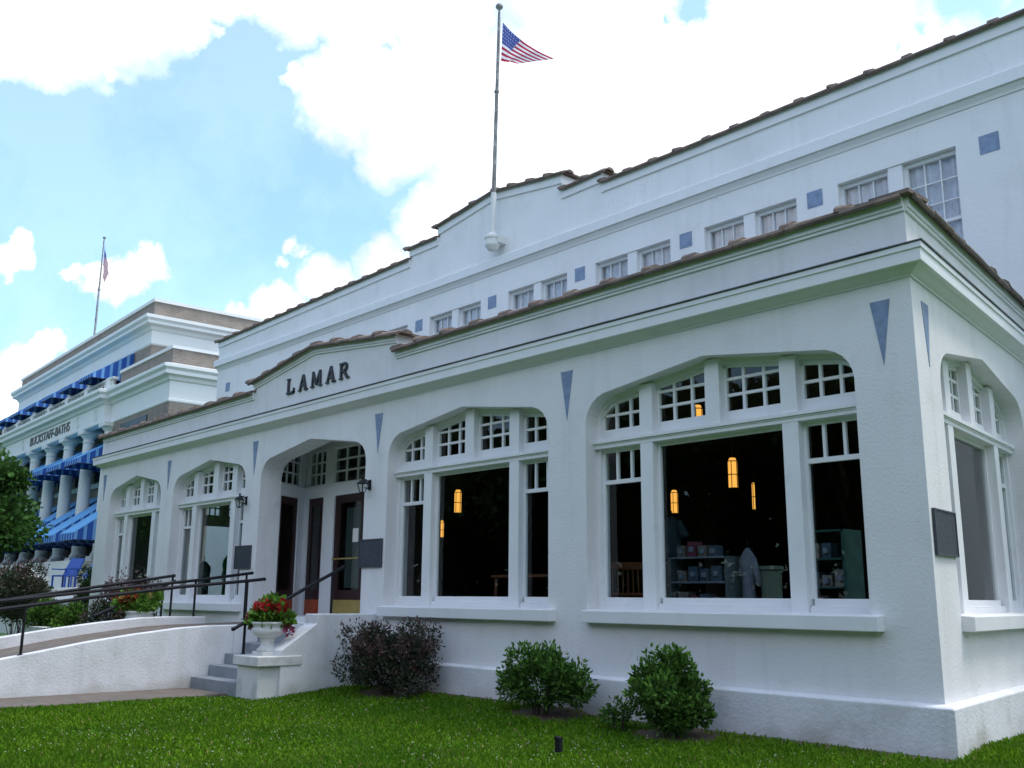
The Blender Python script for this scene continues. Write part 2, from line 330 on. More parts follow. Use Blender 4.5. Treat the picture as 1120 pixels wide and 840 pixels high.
K = -.1456                       # the end wall runs back slightly off square
def TF(u, v, z): return (u, v, z)                                   # front wall: u = x
def TS(u, v, z): return (K * u - .9896 * v, (max(u + K * v, .003) if v > 0 else u + K * v), z)            # end wall: u = y
def TL(u, v, z): return (-20.15 + v, u, z)                          # far end wall (left)
def TM(u, v, z): return (u, 4.75 + v, z)                            # main block front

def arch(L, Rr, A, z0=3.60, zh=3.93, za=4.135):
    w = Rr - L; q = []
    base = [(0, 0), (.015, .08), (.05, .16), (.11, .235), (.19, .29), (.29, zh - z0)]
    left = [(L + a, z0 + b) for a, b in base]; right = [(Rr - a, z0 + b) for a, b in base][::-1]
    return left + [(A, za)] + right
def zarch(pr, u):
    for p, q in zip(pr[:-1], pr[1:]):
        if p[0] <= u <= q[0] and q[0] > p[0]: return p[1] + (q[1]-p[1]) * (u-p[0]) / (q[0]-p[0])
    return pr[0][1]
ZS = 1.385; ZSB = 1.231          # sill top / underside

# ------------------------------------------------------------------ ground
def gz(x, y):
    """height of the lawn"""
    z = .13
    d = max(0., 1 - max(0., -y) / 2.2)             # rises towards the wall
    if -8.4 < x < 8 and y < 60: z += .09 * d * d * (3 - 2 * d)
    if y >= 0 and x > -1: z += .04 * min(1, y / .4) - .03 * min(3, y)
    if x < -4 and x > -9: z += .05 * d
    if x > 1.5: z -= .02 * (x - 1.5)
    if x < -14: z -= .03
    return z
def make_ground():
    xs = np.concatenate([np.linspace(-1500, -60, 12), np.linspace(-55, -13, 36), np.linspace(-12.5, 8, 124), np.linspace(9, 60, 18), np.linspace(80, 1500, 8)])
    ys = np.concatenate([np.linspace(-1500, -60, 10), np.linspace(-50, -9, 30), np.linspace(-8.5, 6, 98), np.linspace(7, 60, 20), np.linspace(80, 1500, 8)])
    v = [(x, y, gz(x, y)) for y in ys for x in xs]; nx = len(xs); f = []
    for j in range(len(ys)-1):
        for i in range(nx-1): f.append([j*nx+i, j*nx+i+1, (j+1)*nx+i+1, (j+1)*nx+i])
    m = bpy.data.materials.new('lawn_ground'); m.use_nodes = True; nt = m.node_tree; N = nt.nodes; L = nt.links; b = N['Principled BSDF']; b.inputs['Roughness'].default_value = .95
    tc = N.new('ShaderNodeTexCoord'); n = N.new('ShaderNodeTexNoise'); n.inputs['Scale'].default_value = 1.2; n.inputs['Detail'].default_value = 8; L.new(tc.outputs['Object'], n.inputs['Vector'])
    cr = N.new('ShaderNodeValToRGB'); e = cr.color_ramp.elements; e[0].position = .3; e[0].color = (.032, .09, .010, 1); e[1].position = .7; e[1].color = (.05, .14, .018, 1)
    L.new(n.outputs['Fac'], cr.inputs[0])
    # bare earth strip along the walls and under the shrubs
    sp = N.new('ShaderNodeSeparateXYZ'); L.new(tc.outputs['Object'], sp.inputs[0])
    n2 = N.new('ShaderNodeTexNoise'); n2.inputs['Scale'].default_value = 3; n2.inputs['Detail'].default_value = 6; L.new(tc.outputs['Object'], n2.inputs['Vector'])
    def mm(op, a, v, clamp=False):
        x = N.new('ShaderNodeMath'); x.operation = op; x.use_clamp = clamp
        for i, q in enumerate((a, v)):
            if isinstance(q, (int, float)): x.inputs[i].default_value = q
            else: L.new(q, x.inputs[i])
        return x.outputs[0]
    edge = mm('ADD', sp.outputs[1], mm('MULTIPLY', mm('SUBTRACT', n2.outputs['Fac'], .5), .9))
    fac = mm('MULTIPLY', mm('MULTIPLY', mm('ADD', edge, .42), 8, True), mm('LESS_THAN', sp.outputs[1], .05))
    fac = mm('MULTIPLY', mm('MULTIPLY', fac, mm('GREATER_THAN', sp.outputs[0], -8.4)), mm('LESS_THAN', sp.outputs[0], .1))
    for bx, by, rr in ((-2.37, -.62, .62), (-4.25, -.6, .68), (-7.2, -.55, .8)):
        dx = mm('SUBTRACT', sp.outputs[0], bx); dy = mm('MULTIPLY', mm('SUBTRACT', sp.outputs[1], by), 1.4)
        dd = mm('SQRT', mm('ADD', mm('MULTIPLY', dx, dx), mm('MULTIPLY', dy, dy)), 0)
        fac = mm('MAXIMUM', fac, mm('MULTIPLY', mm('SUBTRACT', mm('ADD', mm('MULTIPLY', n2.outputs['Fac'], .35), rr - .17), dd), 9, True))
    mx = N.new('ShaderNodeMix'); mx.data_type = 'RGBA'; L.new(fac, mx.inputs[0]); L.new(cr.outputs[0], mx.inputs[6]); mx.inputs[7].default_value = (.10, .075, .045, 1)
    L.new(mx.outputs[2], b.inputs['Base Color'])
    me = bpy.data.meshes.new('ground'); me.from_pydata(v, [], f); me.materials.append(m)
    me.polygons.foreach_set('use_smooth', [True] * len(f))
    o = bpy.data.objects.new('ground', me); COL.objects.link(o); tag(o, kind='structure')
make_ground()
w = MB(); w.box(-10.54, -9.32, -40, -1.86, .02, .165)
tag(w.build('walkway', M['brickpath'], bevel=.01), kind='structure')

# ------------------------------------------------------------------ the white bathhouse
B = empty('bathhouse_building', (-10.6, 0, 0), 0, 'long white stucco bathhouse with arched windows and clay tile coping, nearest the camera', 'building')
def bp(mb, name, m, **k): return keep(mb.build(name, m, B, **k))
WIN = [(-4.163, -.623, -2.395), (-8.286, -4.812, -6.55), (-15.954, -12.814, -14.33), (-19.45, -16.57, -17.985)]
DOOR = (-12.234, -8.883, -10.576)
SWIN = (.70, 4.04, 2.366)
mb = MB(TF); holes = [(L, Rr, ZS, arch(L, Rr, A)) for L, Rr, A in WIN] + [(DOOR[0], DOOR[1], 1.17, arch(*DOOR))]
wall(mb, -20.15, -.07, -.3, 4.9, holes); mb.prism([(-.07, 0), (-.003, 0), (K*.42-.004, .42), (-.07, .42)], 'z', -.3, 4.9); bp(mb, 'front_wall', M['stucco'])
mb = MB(TS); wall(mb, 0.0, 4.75, -.3, 4.9, [(SWIN[0], SWIN[1], ZS, arch(*SWIN))]); bp(mb, 'end_wall', M['stucco'])
mb = MB(TL); wall(mb, .42, 4.75, -.3, 4.9, [(1.9, 4.3, ZS, arch(1.9, 4.3, 3.1))]); bp(mb, 'end_wall', M['stucco'])
mb = MB(lambda u, v, z: (-19.70 + v, u, z)); wall(mb, .43, 4.75, 1.12, 4.34, [(1.95, 4.25, ZS + .02, arch(1.95, 4.25, 3.1))], t=.02); bp(mb, 'room_panel', M['green_wall'])
P3 = [(-20.15, 4.75), (-20.15, 0), (0, 0), (K*4.75, 4.75)]
mb = MB()   # plinth, broken by the entrance
sweep(mb, [(-20.15, 4.75), (-20.15, 0), (-12.3, 0)], [(.0, -.3), (.112, -.3), (.112, .617), (.095, .632), (0, .647)])
sweep(mb, [(-8.8, 0), (0, 0), (K*4.75, 4.75)], [(.0, -.3), (.112, -.3), (.112, .617), (.095, .632), (0, .647)])
bp(mb, 'plinth', M['plinth'], bevel=.008)
mb = MB()
sweep(mb, P3, [(0, 4.476), (.012, 4.468), (.02, 4.49), (.045, 4.50), (.10, 4.53), (.125, 4.548), (.165, 4.552), (.165, 4.665), (.18, 4.672), (.18, 4.725), (.05, 4.765), (0, 4.77)])
bp(mb, 'cornice', M['trim'], bevel=.004)
mb = MB(); rf = random.Random(3); P3f = [P3[0], P3[1]] + [(x, -.006 * rf.random()) for x in np.arange(-19.6, -.3, .55)] + [P3[2], P3[3]]; sweep(mb, P3f, [(.0, 4.772), (.05, 4.769), (.192, 4.729), (.196, 4.741), (.05, 4.781), (0, 4.784)]); bp(mb, 'flashing', M['flash'])

# parapets (outline in x-z, with gables), copings
def band(mb, top, h, y0, y1, ):
    for a, b in zip(top[:-1], top[1:]):
        if abs(a[0]-b[0]) < 1e-4: continue
        mb.prism([(a[0], a[1]-h), (b[0], b[1]-h), (b[0], b[1]), (a[0], a[1])], 'y', y0, y1)
TOP1 = [(-20.15, 5.24), (-12.66, 5.24), (-12.66, 5.44), (-10.56, 5.74), (-8.15, 5.50), (-8.15, 5.24), (-.07, 5.26)]
mb = MB(); mb.prism([(-20.15, 4.9)] + TOP1 + [(-.07, 4.9)], 'y', 0, .40); mb.prism([(-.07, 0), (0, 0), (K*.40, .40), (-.07, .40)], 'z', 4.9, 5.26); mb.T = TS
mb.box(0.39, 4.75, 0, .40, 4.9, 5.26); bp(mb, 'parapet', M['stucco'])
mb = MB(); 
for seg in (TOP1[0:2], TOP1[2:5], [TOP1[5], (.0, 5.26)]):
    s2 = [list(p) for p in seg]
    band(mb, s2, .10, -.045, .0); band(mb, [(p[0], p[1]-.10) for p in s2], .035, -.025, .0)
mb.T = TS; mb.box(0, 4.75, -.045, 0, 5.16, 5.26); mb.box(0, 4.75, -.025, 0, 5.125, 5.16)
bp(mb, 'parapet_moulding', M['trim'])
def coping(mb, A, Bp, inward, pitch=.62, r=.10, over=.12, depth=.40, flip=False, th=.035, seed=1):
    """clay coping along the wall head from A to B (points on the wall face, top)"""
    rnd = random.Random(seed)
    A, Bp, n = Vector(A), Vector(Bp), Vector(inward).normalized(); d = Bp - A; Ln = d.length; d = d / Ln; up = n.cross(d)
    if up.z < 0: up = -up
    def P(t, o, h): return A + d * t + n * o + up * h
    mb.cur = 0
    k = max(1, round(Ln / pitch)); p = Ln / k
    for i in range(k):
        t0, t1 = i * p + .004, (i + 1) * p - .004; jt = rnd.uniform(-.03, .03) if 0 < i else 0
        h = rnd.uniform(-.004, .006); o0 = -over + rnd.uniform(-.008, .008)
        # flat pan with dropped front lip
        sec = [(o0, -.045 + h), (o0 - .012, -.02 + h), (o0, h + .012), (o0 + .05, th + h), (depth + .06, th + h), (depth + .06, h)] + [(o0 + .05, h), (o0 + .022, -.045 + h)]
        a = [mb.vert(P(t0, *q)) for q in sec]; b = [mb.vert(P(t1, *q)) for q in sec]; m = len(sec)
        for j in range(m): mb.f.append([a[j], a[(j+1) % m], b[(j+1) % m], b[j]]); mb.mi.append(0)
        mb.f.append(a[::-1]); mb.f.append(b); mb.mi += [0, 0]
        # barrel piece covering the joint, and the long saddle tile
        for (s0, s1, rr0, rr1, c, mi) in ((t0 - .02, t1 + .05, r, r * .86, .07, 1), (t0 - .06 + jt, t0 + .07 + jt, r + rnd.uniform(.025, .05), r + .03, .06, 0)):
            if i == 0 and s1 - s0 < .2 and seed == 5: continue
            if i == 0 and seed == 5: s0 += .12
            rr0 += rnd.uniform(-.006, .008)
            ra = []; rb = []
            for q in range(9):
                an = math.pi * (q / 8) * 1.0
                ra.append(mb.vert(P(s0, c - rr0 * 1.25 * math.cos(an), h + .01 + rr0 * .75 * math.sin(an)))); rb.append(mb.vert(P(s1, c - rr1 * 1.25 * math.cos(an), h + .008 + rr1 * .75 * math.sin(an))))
            for q in range(8): mb.f.append([ra[q], ra[q+1], rb[q+1], rb[q]]); mb.mi.append(mi)
            mb.f.append(ra[::-1]); mb.f.append(rb); mb.mi += [0, 0]
def coping_run(mb, pts, y, over=.11, **k):
    for i, (a, b) in enumerate(zip(pts[:-1], pts[1:])):
        if abs(a[0] - b[0]) < 1e-4: continue
        coping(mb, (a[0], y, a[1]), (b[0], y, b[1]), (0, 1, 0), over=over, seed=i + int(abs(a[0]) * 7), **k)
mb = MB()
coping_run(mb, [(TOP1[0][0]-.1, TOP1[0][1]), (TOP1[1][0], TOP1[1][1])], 0); coping_run(mb, [(TOP1[2][0]-.12, TOP1[2][1]-.015)] + TOP1[3:4] + [(TOP1[4][0]+.12, TOP1[4][1]-.012)], 0)
coping_run(mb, [TOP1[5], (0.02, 5.26)], 0)
coping(mb, (0, -.02, 5.26), (K*4.75, 4.75, 5.26), (-1, K, 0), seed=5)
mb.box(-.3, .10, -.10, .3, 5.262, 5.30)
bp(mb, 'tile_coping', [M['tile'], M['tile_lit']])

# name in raised letters
def bar(mb, p, q, w, y0, y1):
    p, q = Vector(p), Vector(q); d = (q-p).normalized(); n = Vector((-d.y, d.x)) * w / 2
    mb.prism([tuple(p+n), tuple(q+n), tuple(q-n), tuple(p-n)], 'y', y0, y1)
def letter(ch, x0, x1, z0=5.02, z1=5.295):
    mb = MB(); w = x1 - x0; h = z1 - z0; y0, y1 = -.035, 0.001; s = .045; t = .022
    X = lambda a: x0 + a * w; Z = lambda a: z0 + a * h
    def serif(xc, zc, wd=.10): mb.box(xc - wd/2, xc + wd/2, y0 - .001, y1, zc - t/2, zc + t/2)
    if ch == 'L':
        bar(mb, (X(.2), Z(0)), (X(.2), Z(1)), s, y0, y1); mb.box(X(0), X(1), y0-.002, y1, z0, z0 + .035); serif(X(.2), Z(.97)); mb.box(X(1)-.02, X(1), y0-.002, y1, z0, z0+.09)
    if ch == 'A':
        bar(mb, (X(.12), Z(0)), (X(.5), Z(1)), s*.75, y0, y1); bar(mb, (X(.88), Z(0)), (X(.5), Z(1)), s, y0-.001, y1); bar(mb, (X(.25), Z(.33)), (X(.75), Z(.33)), .03, y0+.001, y1)
        serif(X(.12), Z(.03), .09); serif(X(.88), Z(.03), .11)
    if ch == 'M':
        bar(mb, (X(.12), Z(0)), (X(.16), Z(1)), s*.75, y0, y1); bar(mb, (X(.88), Z(0)), (X(.84), Z(1)), s, y0, y1)
        bar(mb, (X(.16), Z(.98)), (X(.5), Z(.12)), s*.8, y0-.001, y1); bar(mb, (X(.84), Z(.98)), (X(.5), Z(.12)), s*.7, y0-.002, y1)
        serif(X(.12), Z(.03)); serif(X(.88), Z(.03))
    if ch == 'R':
        bar(mb, (X(.2), Z(0)), (X(.2), Z(1)), s, y0, y1); serif(X(.2), Z(.03)); 
        mb.box(X(.05), X(.6), y0-.001, y1, z1-.035, z1); mb.box(X(.2), X(.6), y0-.001, y1, Z(.45), Z(.45)+.032)
        for a0, a1 in ((-90, -30), (-30, 30), (30, 90)):
            c = (X(.6), Z(.73)); rr = h * .215
            bar(mb, (c[0] + rr*math.cos(R(a0)), c[1] + rr*math.sin(R(a0))), (c[0] + rr*math.cos(R(a1)), c[1] + rr*math.sin(R(a1))), .04, y0-.002, y1)
        bar(mb, (X(.5), Z(.48)), (X(.9), Z(0.02)), s, y0-.003, y1); serif(X(.92), Z(.03), .08)
    bp(mb, 'letter', M['letter'])
for ch, a, b in (('L', -11.44, -11.19), ('A', -11.03, -10.76), ('M', -10.62, -10.29), ('A', -10.14, -9.87), ('R', -9.74, -9.46)): letter(ch, a, b)

# blue inlaid tiles between the bays
def tri(T, ul, ur, zt, zp, up=None, zr=None):
    mb = MB(T); mb.prism([(ul, zt), (ur, zt), ((ul+ur)/2 if up is None else up, zp)], 'y', -.006, .01); bp(mb, 'inlaid_tile', M['blue'])
for ul, ur in ((-.412, -.212), (-4.581, -4.371), (-8.669, -8.455), (-12.60, -12.40), (-16.34, -16.15), (-19.956, -19.754)): tri(TF, ul, ur, 4.30, 3.67)
tri(TS, .27, .48, 4.30, 3.67)

# arched windows
def window(T, L, Rr, A, cap=True):
    pr = arch(L, Rr, A); w = MB(T); F0, F1 = .15, .33
    c = (L + Rr) / 2; sc = (Rr - L) / 3.54; mo = .95 * sc; hw = .092
    # outer casing following the opening
    full = [(L, ZS)] + pr + [(Rr, ZS)]
    inset = []
    for (x, z) in full: inset.append((min(max(x, L + .055), Rr - .055), z if z == ZS else z - (.055 if abs(x - A) < 1.3 * sc else .045)))
    for i in range(len(full)-1):
        p, q, a, b = full[i], full[i+1], inset[i], inset[i+1]
        w.face([(p[0], .21, p[1]), (q[0], .21, q[1]), (b[0], .21, b[1]), (a[0], .21, a[1])])
        w.face([(a[0], .21, a[1]), (b[0], .21, b[1]), (b[0], F1, b[1]), (a[0], F1, a[1])])
    # transom with small cap mould
    w.box(L + .002, Rr - .002, F0, F1 - .01, 3.285, 3.37); w.box(L + .002, Rr - .002, F0 - .03, F1 - .012, 3.345, 3.385); w.box(L+.002, Rr-.002, F0 - .012, F1 - .014, 3.328, 3.345)
    for u in (c - mo, c + mo): w.box(u - hw, u + hw, F0 + .003, F1 - .02, ZS, 3.285)
    for u in (c - mo, A, c + mo): w.box(u - hw - .003, u + hw + .003, F0 + .002, F1 - .02, 3.385, min(zarch(pr, u - hw), zarch(pr, u + hw)) - .004)
    # bottom rails above the sill
    for a, b in ((L, c - mo - hw), (c - mo + hw, c + mo - hw), (c + mo + hw, Rr)):
        w.box(a + .004, b - .004, .185, F1 - .03, ZS + .002, ZS + .055); w.box(a + .03, b - .03, .232, F1 - .035, ZS + .055, ZS + .135)
        w.box(a + .02, b - .02, .195, .232, ZS+.055, ZS+.07)
    wo = bp(w, 'window', M['trim'], bevel=.003)
    s = MB(T); y0, y1 = .25, .292
    def clipz(u): return zarch(pr, u) - .05
    lights = [(L + .055, c - mo - hw), (c - mo + hw, c + mo - hw), (c + mo + hw, Rr - .055)]
    for i, (a, b) in enumerate(lights):
        fw = .035
        s.box(a, a + fw, y0, y1, ZS + .13, 3.285); s.box(b - fw, b, y0, y1, ZS + .13, 3.285)
        s.box(a, b, y0 + .001, y1, 3.285 - .045, 3.285)
        if i != 1:
            s.box(a + fw, b - fw, y0 - .005, y1, 2.855, 2.905)
            for k in (1, 2):
                u = a + (b - a) * k / 3; s.box(u - .016, u + .016, y0 + .004, y1, 2.905, 3.24)
    ups = [(L + .05, c - mo - hw), (c - mo + hw, A - hw), (A + hw, c + mo - hw), (c + mo + hw, Rr - .05)]
    for i, (a, b) in enumerate(ups):
        s.box(a, b, y0 - .01, y1, 3.385, 3.52)                      # deep bottom rail
        fw = .04
        n = 14; us = [a + (b - a) * k / n for k in range(n + 1)]
        for p, q in zip(us[:-1], us[1:]):                           # head of the sash follows the arch
            zp, zq = zarch(pr, p) - .05, zarch(pr, q) - .05
            s.face([(p, y0, zp), (q, y0, zq), (q, y0, max(3.5, zq - .05)), (p, y0, max(3.5, zp - .05))]); s.face([(p, y0, max(3.5, zp - .05)), (q, y0, max(3.5, zq - .05)), (q, y1, max(3.5, zq - .05)), (p, y1, max(3.5, zp - .05))])
        s.box(a, a + fw, y0, y1, 3.52, clipz(a + .01) - .04); s.box(b - fw, b, y0, y1, 3.52, clipz(b - .01) - .04)
        for k in (1, 2):
            u = a + (b - a) * k / 3; s.box(u - .017, u + .017, y0 + .004, y1, 3.52, clipz(u) - .045)
        for z in (3.70, 3.88):
            lo = [u for u in us if zarch(pr, u) - .10 > z]
            if len(lo) > 2 and not (z == 3.88 and False): s.box(max(lo[0], a + fw), min(lo[-1], b - fw), y0 + .006, y1, z - .016, z + .016)
    so = bp(s, 'sash', M['trim']); so.parent = wo; so.matrix_parent_inverse = Matrix()
    g = MB(T)
    for p, q in zip(pr[:-1], pr[1:]):
        if q[0] > p[0]: g.face([(p[0], .275, 3.285), (q[0], .275, 3.285), (q[0], .275, q[1] - .04), (p[0], .275, p[1] - .04)])
    for a, b in lights: g.face([(a, .275, ZS + .1), (b, .275, ZS + .1), (b, .275, 3.26), (a, .275, 3.26)])
    go = bp(g, 'glass', M['glass']); go.parent = wo; go.matrix_parent_inverse = Matrix()
    sl = MB(T); sl.prism([(-.117, ZSB), (-.117, ZS - .016), (.14, ZS + .004), (.14, ZSB)], 'x', L + .0, Rr + .13)
    sl2 = bp(sl, 'sill', M['trim'], bevel=.008); sl2.parent = wo; sl2.matrix_parent_inverse = Matrix()
    return wo
for a in WIN: window(TF, *a)
window(TS, *SWIN); window(TL, 1.9, 4.3, 3.1)

# main block behind
TOP2 = [(-24.35, 9.30), (-14.37, 9.48), (-14.37, 9.74), (-13.28, 9.75), (-13.28, 10.0), (-11.3, 10.27), (-9.22, 10.0), (-9.22, 9.66), (-8.12, 9.68), (-8.12, 9.46), (1.7, 9.45)]
PAIRS = [(-3.2, -1.36), (-5.75, -3.93), (-8.33, -6.5), (-10.84, -9.1), (-13.55, -11.73), (-16.2, -14.4), (-18.8, -17.0), (-21.4, -19.6)]
mb = MB(TM); wall(mb, -24.3, 1.7, 4.6, 8.6, [(a, b, 5.9, [(a, 7.86), (b, 7.86)]) for a, b in PAIRS], t=.3)
mb.T = None
mb.prism([(-24.3, 8.6)] + [(x, z) for x, z in TOP2] + [(1.7, 8.6)], 'y', 4.752, 5.15)
mb.box(-24.3, -23.9, 4.76, 17, -.3, 9.28); mb.box(1.3, 1.7, 4.76, 17, -.3, 9.4); mb.box(-24.3, 1.7, 16.6, 17, -.3, 9.3)
mb.box(-24.3, -20.0, 4.75, 5.05, -.3, 4.6); mb.box(K*4.75, 1.7, 4.75, 5.05, -.3, 4.6)
bp(mb, 'main_wall', M['stucco_up'])
mb = MB(); PM = [(-24.3, 17), (-24.3, 4.75), (1.7, 4.75), (1.7, 17)]
sweep(mb, PM, [(0, 8.36), (.015, 8.355), (.02, 8.375), (.03, 8.40), (.06, 8.44), (.075, 8.475), (.11, 8.475), (.11, 8.655), (.10, 8.675), (0, 8.69)])
for seg in (TOP2[0:2], TOP2[2:4], TOP2[4:7], TOP2[7:9], TOP2[9:11]): band(mb, seg, .20, 4.715, 4.752)
bp(mb, 'main_cornice', M['trim'])
mb = MB()
for seg, e0, e1 in ((TOP2[0:2], -.1, 0), (TOP2[2:4], -.12, 0), (TOP2[4:7], -.12, .12), (TOP2[7:9], 0, .12), (TOP2[9:11], 0, .1)):
    q = [(seg[0][0] + e0, seg[0][1])] + list(seg[1:-1]) + [(seg[-1][0] + e1, seg[-1][1])]
    coping_run(mb, q, 4.75, over=.10, r=.095)
bp(mb, 'tile_coping', [M['tile'], M['tile_lit']])
mb = MB(); mb.prism([(-20.1, .4), (-.45, .4), (-1.1, 4.75), (-20.1, 4.75)], 'z', 4.55, 4.8); mb.box(-24.2, 1.6, 5.1, 16.8, 8.7, 9.0); bp(mb, 'roof', M['flash'])
for x in (-.9, -3.6, -6.15, -8.74, -11.35, -13.95, -16.6, -19.2, -23.56):
    mb = MB(TM); mb.box(x - .135, x + .135, -.006, .01, 7.60, 7.875); bp(mb, 'inlaid_tile', M['blue'])
for a, b in PAIRS:
    c = (a + b) / 2; w = MB(TM); w.box(c - .11, c + .11, .02, .25, 5.9, 7.86)
    w.box(a, b, -.03, .25, 5.82, 5.9)
    for p, q in ((a, c - .11), (c + .11, b)):
        w.box(p, q, .10, .18, 7.79, 7.858); w.box(p, p + .05, .10, .18, 5.9, 7.79); w.box(q - .05, q, .10, .18, 5.9, 7.79)
        w.box(p, q, .11, .2, 5.9, 5.99); w.box(p + .05, q - .05, .115, .165, 6.81, 6.86)
    wo = bp(w, 'window', M['trim'])
    s = MB(TM)
    for p, q in ((a + .05, c - .16), (c + .16, b - .05)):
        for k in (1, 2): u = p + (q - p) * k / 3; s.box(u - .009, u + .009, .12, .15, 5.99, 7.79)
        for z in (6.30, 7.13, 7.46): s.box(p, q, .122, .148, z - .009, z + .009)
    so = bp(s, 'muntin_grid', M['trim']); so.parent = wo; so.matrix_parent_inverse = Matrix()
    g = MB(TM); g.box(a + .04, b - .04, .150, .153, 5.95, 7.82); so = bp(g, 'glass', M['glass_up']); so.parent = wo; so.matrix_parent_inverse = Matrix()
    cu = MB(TM); n = 60
    for k in range(n):
        u0 = a + (b - a) * k / n; u1 = a + (b - a) * (k + 1) / n
        d0 = .20 + .025 * math.sin(k * 1.1) + .01 * math.sin(k * .37); d1 = .20 + .025 * math.sin((k+1) * 1.1) + .01 * math.sin((k+1) * .37)
        cu.face([(u0, d0, 5.9), (u1, d1, 5.9), (u1, d1, 7.85), (u0, d0, 7.85)])
    so = bp(cu, 'curtain', M['curtain']); so.parent = wo; so.matrix_parent_inverse = Matrix()

# rooms behind the glass
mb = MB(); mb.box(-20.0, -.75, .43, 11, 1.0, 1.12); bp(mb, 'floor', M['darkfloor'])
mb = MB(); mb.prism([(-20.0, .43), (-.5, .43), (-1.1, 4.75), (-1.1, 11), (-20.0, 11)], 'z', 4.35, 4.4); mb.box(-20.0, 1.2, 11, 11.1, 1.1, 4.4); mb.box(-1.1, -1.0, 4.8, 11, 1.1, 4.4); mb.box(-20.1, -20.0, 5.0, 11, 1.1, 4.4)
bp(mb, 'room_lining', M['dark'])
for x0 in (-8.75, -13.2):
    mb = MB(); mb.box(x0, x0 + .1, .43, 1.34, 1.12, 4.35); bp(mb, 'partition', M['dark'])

# entrance bay
mb = MB(); 
pj = (-12.234, .40); c0 = (-12.68, 1.20); c1 = (-8.7, 1.20)
def seg(mb, p, q, a, b, z0, z1, d0=0, d1=.1):
    """slab along p->q between fractions (metres) a..b; positive depth goes away from the street"""
    p, q = Vector(p), Vector(q); d = (q-p).normalized(); n = Vector((-d.y, d.x))
    P = [p + d*a + n*d0, p + d*b + n*d0, p + d*b + n*d1, p + d*a + n*d1]
    A = [mb.vert((v.x, v.y, z0)) for v in P]; C = [mb.vert((v.x, v.y, z1)) for v in P]
    mb.f += [A[::-1], C] + [[A[i], A[(i+1) % 4], C[(i+1) % 4], C[i]] for i in range(4)]; mb.mi += [mb.cur] * 6
ll = (Vector(c0) - Vector(pj)).length
surf = ((pj, c0, ll, [(.06, .70)], [(.05, .74)]), (c0, c1, 3.98, [(.12, .66), (1.04, 2.06), (2.3, 3.3)], [(.10, .68), (.98, 2.10), (2.3, 3.3)]))
up = MB(); dr = MB(); gl = MB()
for p, q, ln, lows, ups in surf:
    seg(mb, p, q, 0, ln, 3.325, 3.50, 0, .12); seg(mb, p, q, 0, ln, 4.22, 4.36, 0, .12); seg(mb, p, q, 0, ln, 3.50, 3.545, -.02, .12)
    cur = 0
    for a, b in lows: seg(mb, p, q, cur, a, 1.15, 3.325, 0, .12); cur = b
    seg(mb, p, q, cur, ln, 1.15, 3.325, 0, .12)
    cur = 0
    for a, b in ups: seg(mb, p, q, cur, a, 3.545, 4.22, .003, .12); cur = b
    seg(mb, p, q, cur, ln, 3.545, 4.22, .003, .12)
    for a, b in ups:
        for k in range(4):
            u = a + (b - a) * k / 3; seg(up, p, q, u - .016, u + .016, 3.545, 4.22, .03, .07)
        for k in range(4):
            z = 3.56 + .65 * k / 3; seg(up, p, q, a, b, z - .016, z + .016, .032, .068)
        seg(gl, p, q, a, b, 3.55, 4.2, .048, .052)
bp(mb, 'entrance_screen', M['trim']); o = bp(up, 'transom_window', M['trim']); g = bp(gl, 'glass', M['glass']); g.parent = o; g.matrix_parent_inverse = Matrix()
mb = MB(); mb.prism([(-12.23, .05), (-8.89, .05), (-8.7, 1.3), (-12.9, 1.3)], 'z', 4.36, 4.42); bp(mb, 'porch_ceiling', M['trim'])
mb = MB(); mb.box(-8.88, -8.76, .42, 1.32, 1.15, 4.4); mb.box(-12.35, -12.2, -.2, .42, 1.1, 1.17) if False else None; bp(mb, 'porch_side', M['trim'])
mb = MB(); mb.prism([(-12.23, -.02), (-8.89, -.02), (-8.7, 1.3), (-12.9, 1.3)], 'z', 1.0, 1.172); bp(mb, 'threshold', M['concrete'])
for (p, q, a, b, kick, paper) in ((pj, c0, .06, .70, 'orange', 0), (c0, c1, .12, .66, 'orange', 0), (c0, c1, 1.04, 2.06, 'brass', 1), (c0, c1, 2.3, 3.3, 'brass', 0)):
    d = MB(); st = .10 if b - a < .7 else .17
    seg(d, p, q, a, a + st, 1.18, 3.32, .03, .075); seg(d, p, q, b - st, b, 1.18, 3.32, .03, .075); seg(d, p, q, a + st, b - st, 3.18, 3.32, .031, .074); seg(d, p, q, a + st, b - st, 1.18, 1.62, .031, .074)
    do = bp(d, 'door', M['maroon'])
    k = MB(); seg(k, p, q, a + .01, b - .01, 1.19, 1.45, .022, .031); o = bp(k, 'kick_plate', M[kick]); o.parent = do; o.matrix_parent_inverse = Matrix()
    k = MB(); seg(k, p, q, a + st, b - st, 1.62, 3.18, .05, .055); o = bp(k, 'glass', M['glass']); o.parent = do; o.matrix_parent_inverse = Matrix()
    if b - a > .7:
        k = MB(); seg(k, p, q, a + .03, b - .03, 2.16, 2.185, -.02, 0.0); seg(k, p, q, a + .04, a + .07, 2.15, 2.19, -.02, .03); seg(k, p, q, b - .07, b - .04, 2.15, 2.19, -.02, .03)
        seg(k, p, q, b - .09, b - .03, 2.30, 2.36, -.03, .03); o = bp(k, 'push_bar', M['brass']); o.parent = do; o.matrix_parent_inverse = Matrix()
        k = MB(); seg(k, p, q, a + st + .02, b - st - .02, 1.66, 3.1, .16, .165); o = bp(k, 'door_blind', M['green_wall']); o.parent = do; o.matrix_parent_inverse = Matrix()
    if paper:
        k = MB(); seg(k, p, q, b - st - .26, b - st - .08, 2.46, 2.70, .042, .046); o = bp(k, 'notice', M['paper']); o.parent = do; o.matrix_parent_inverse = Matrix()

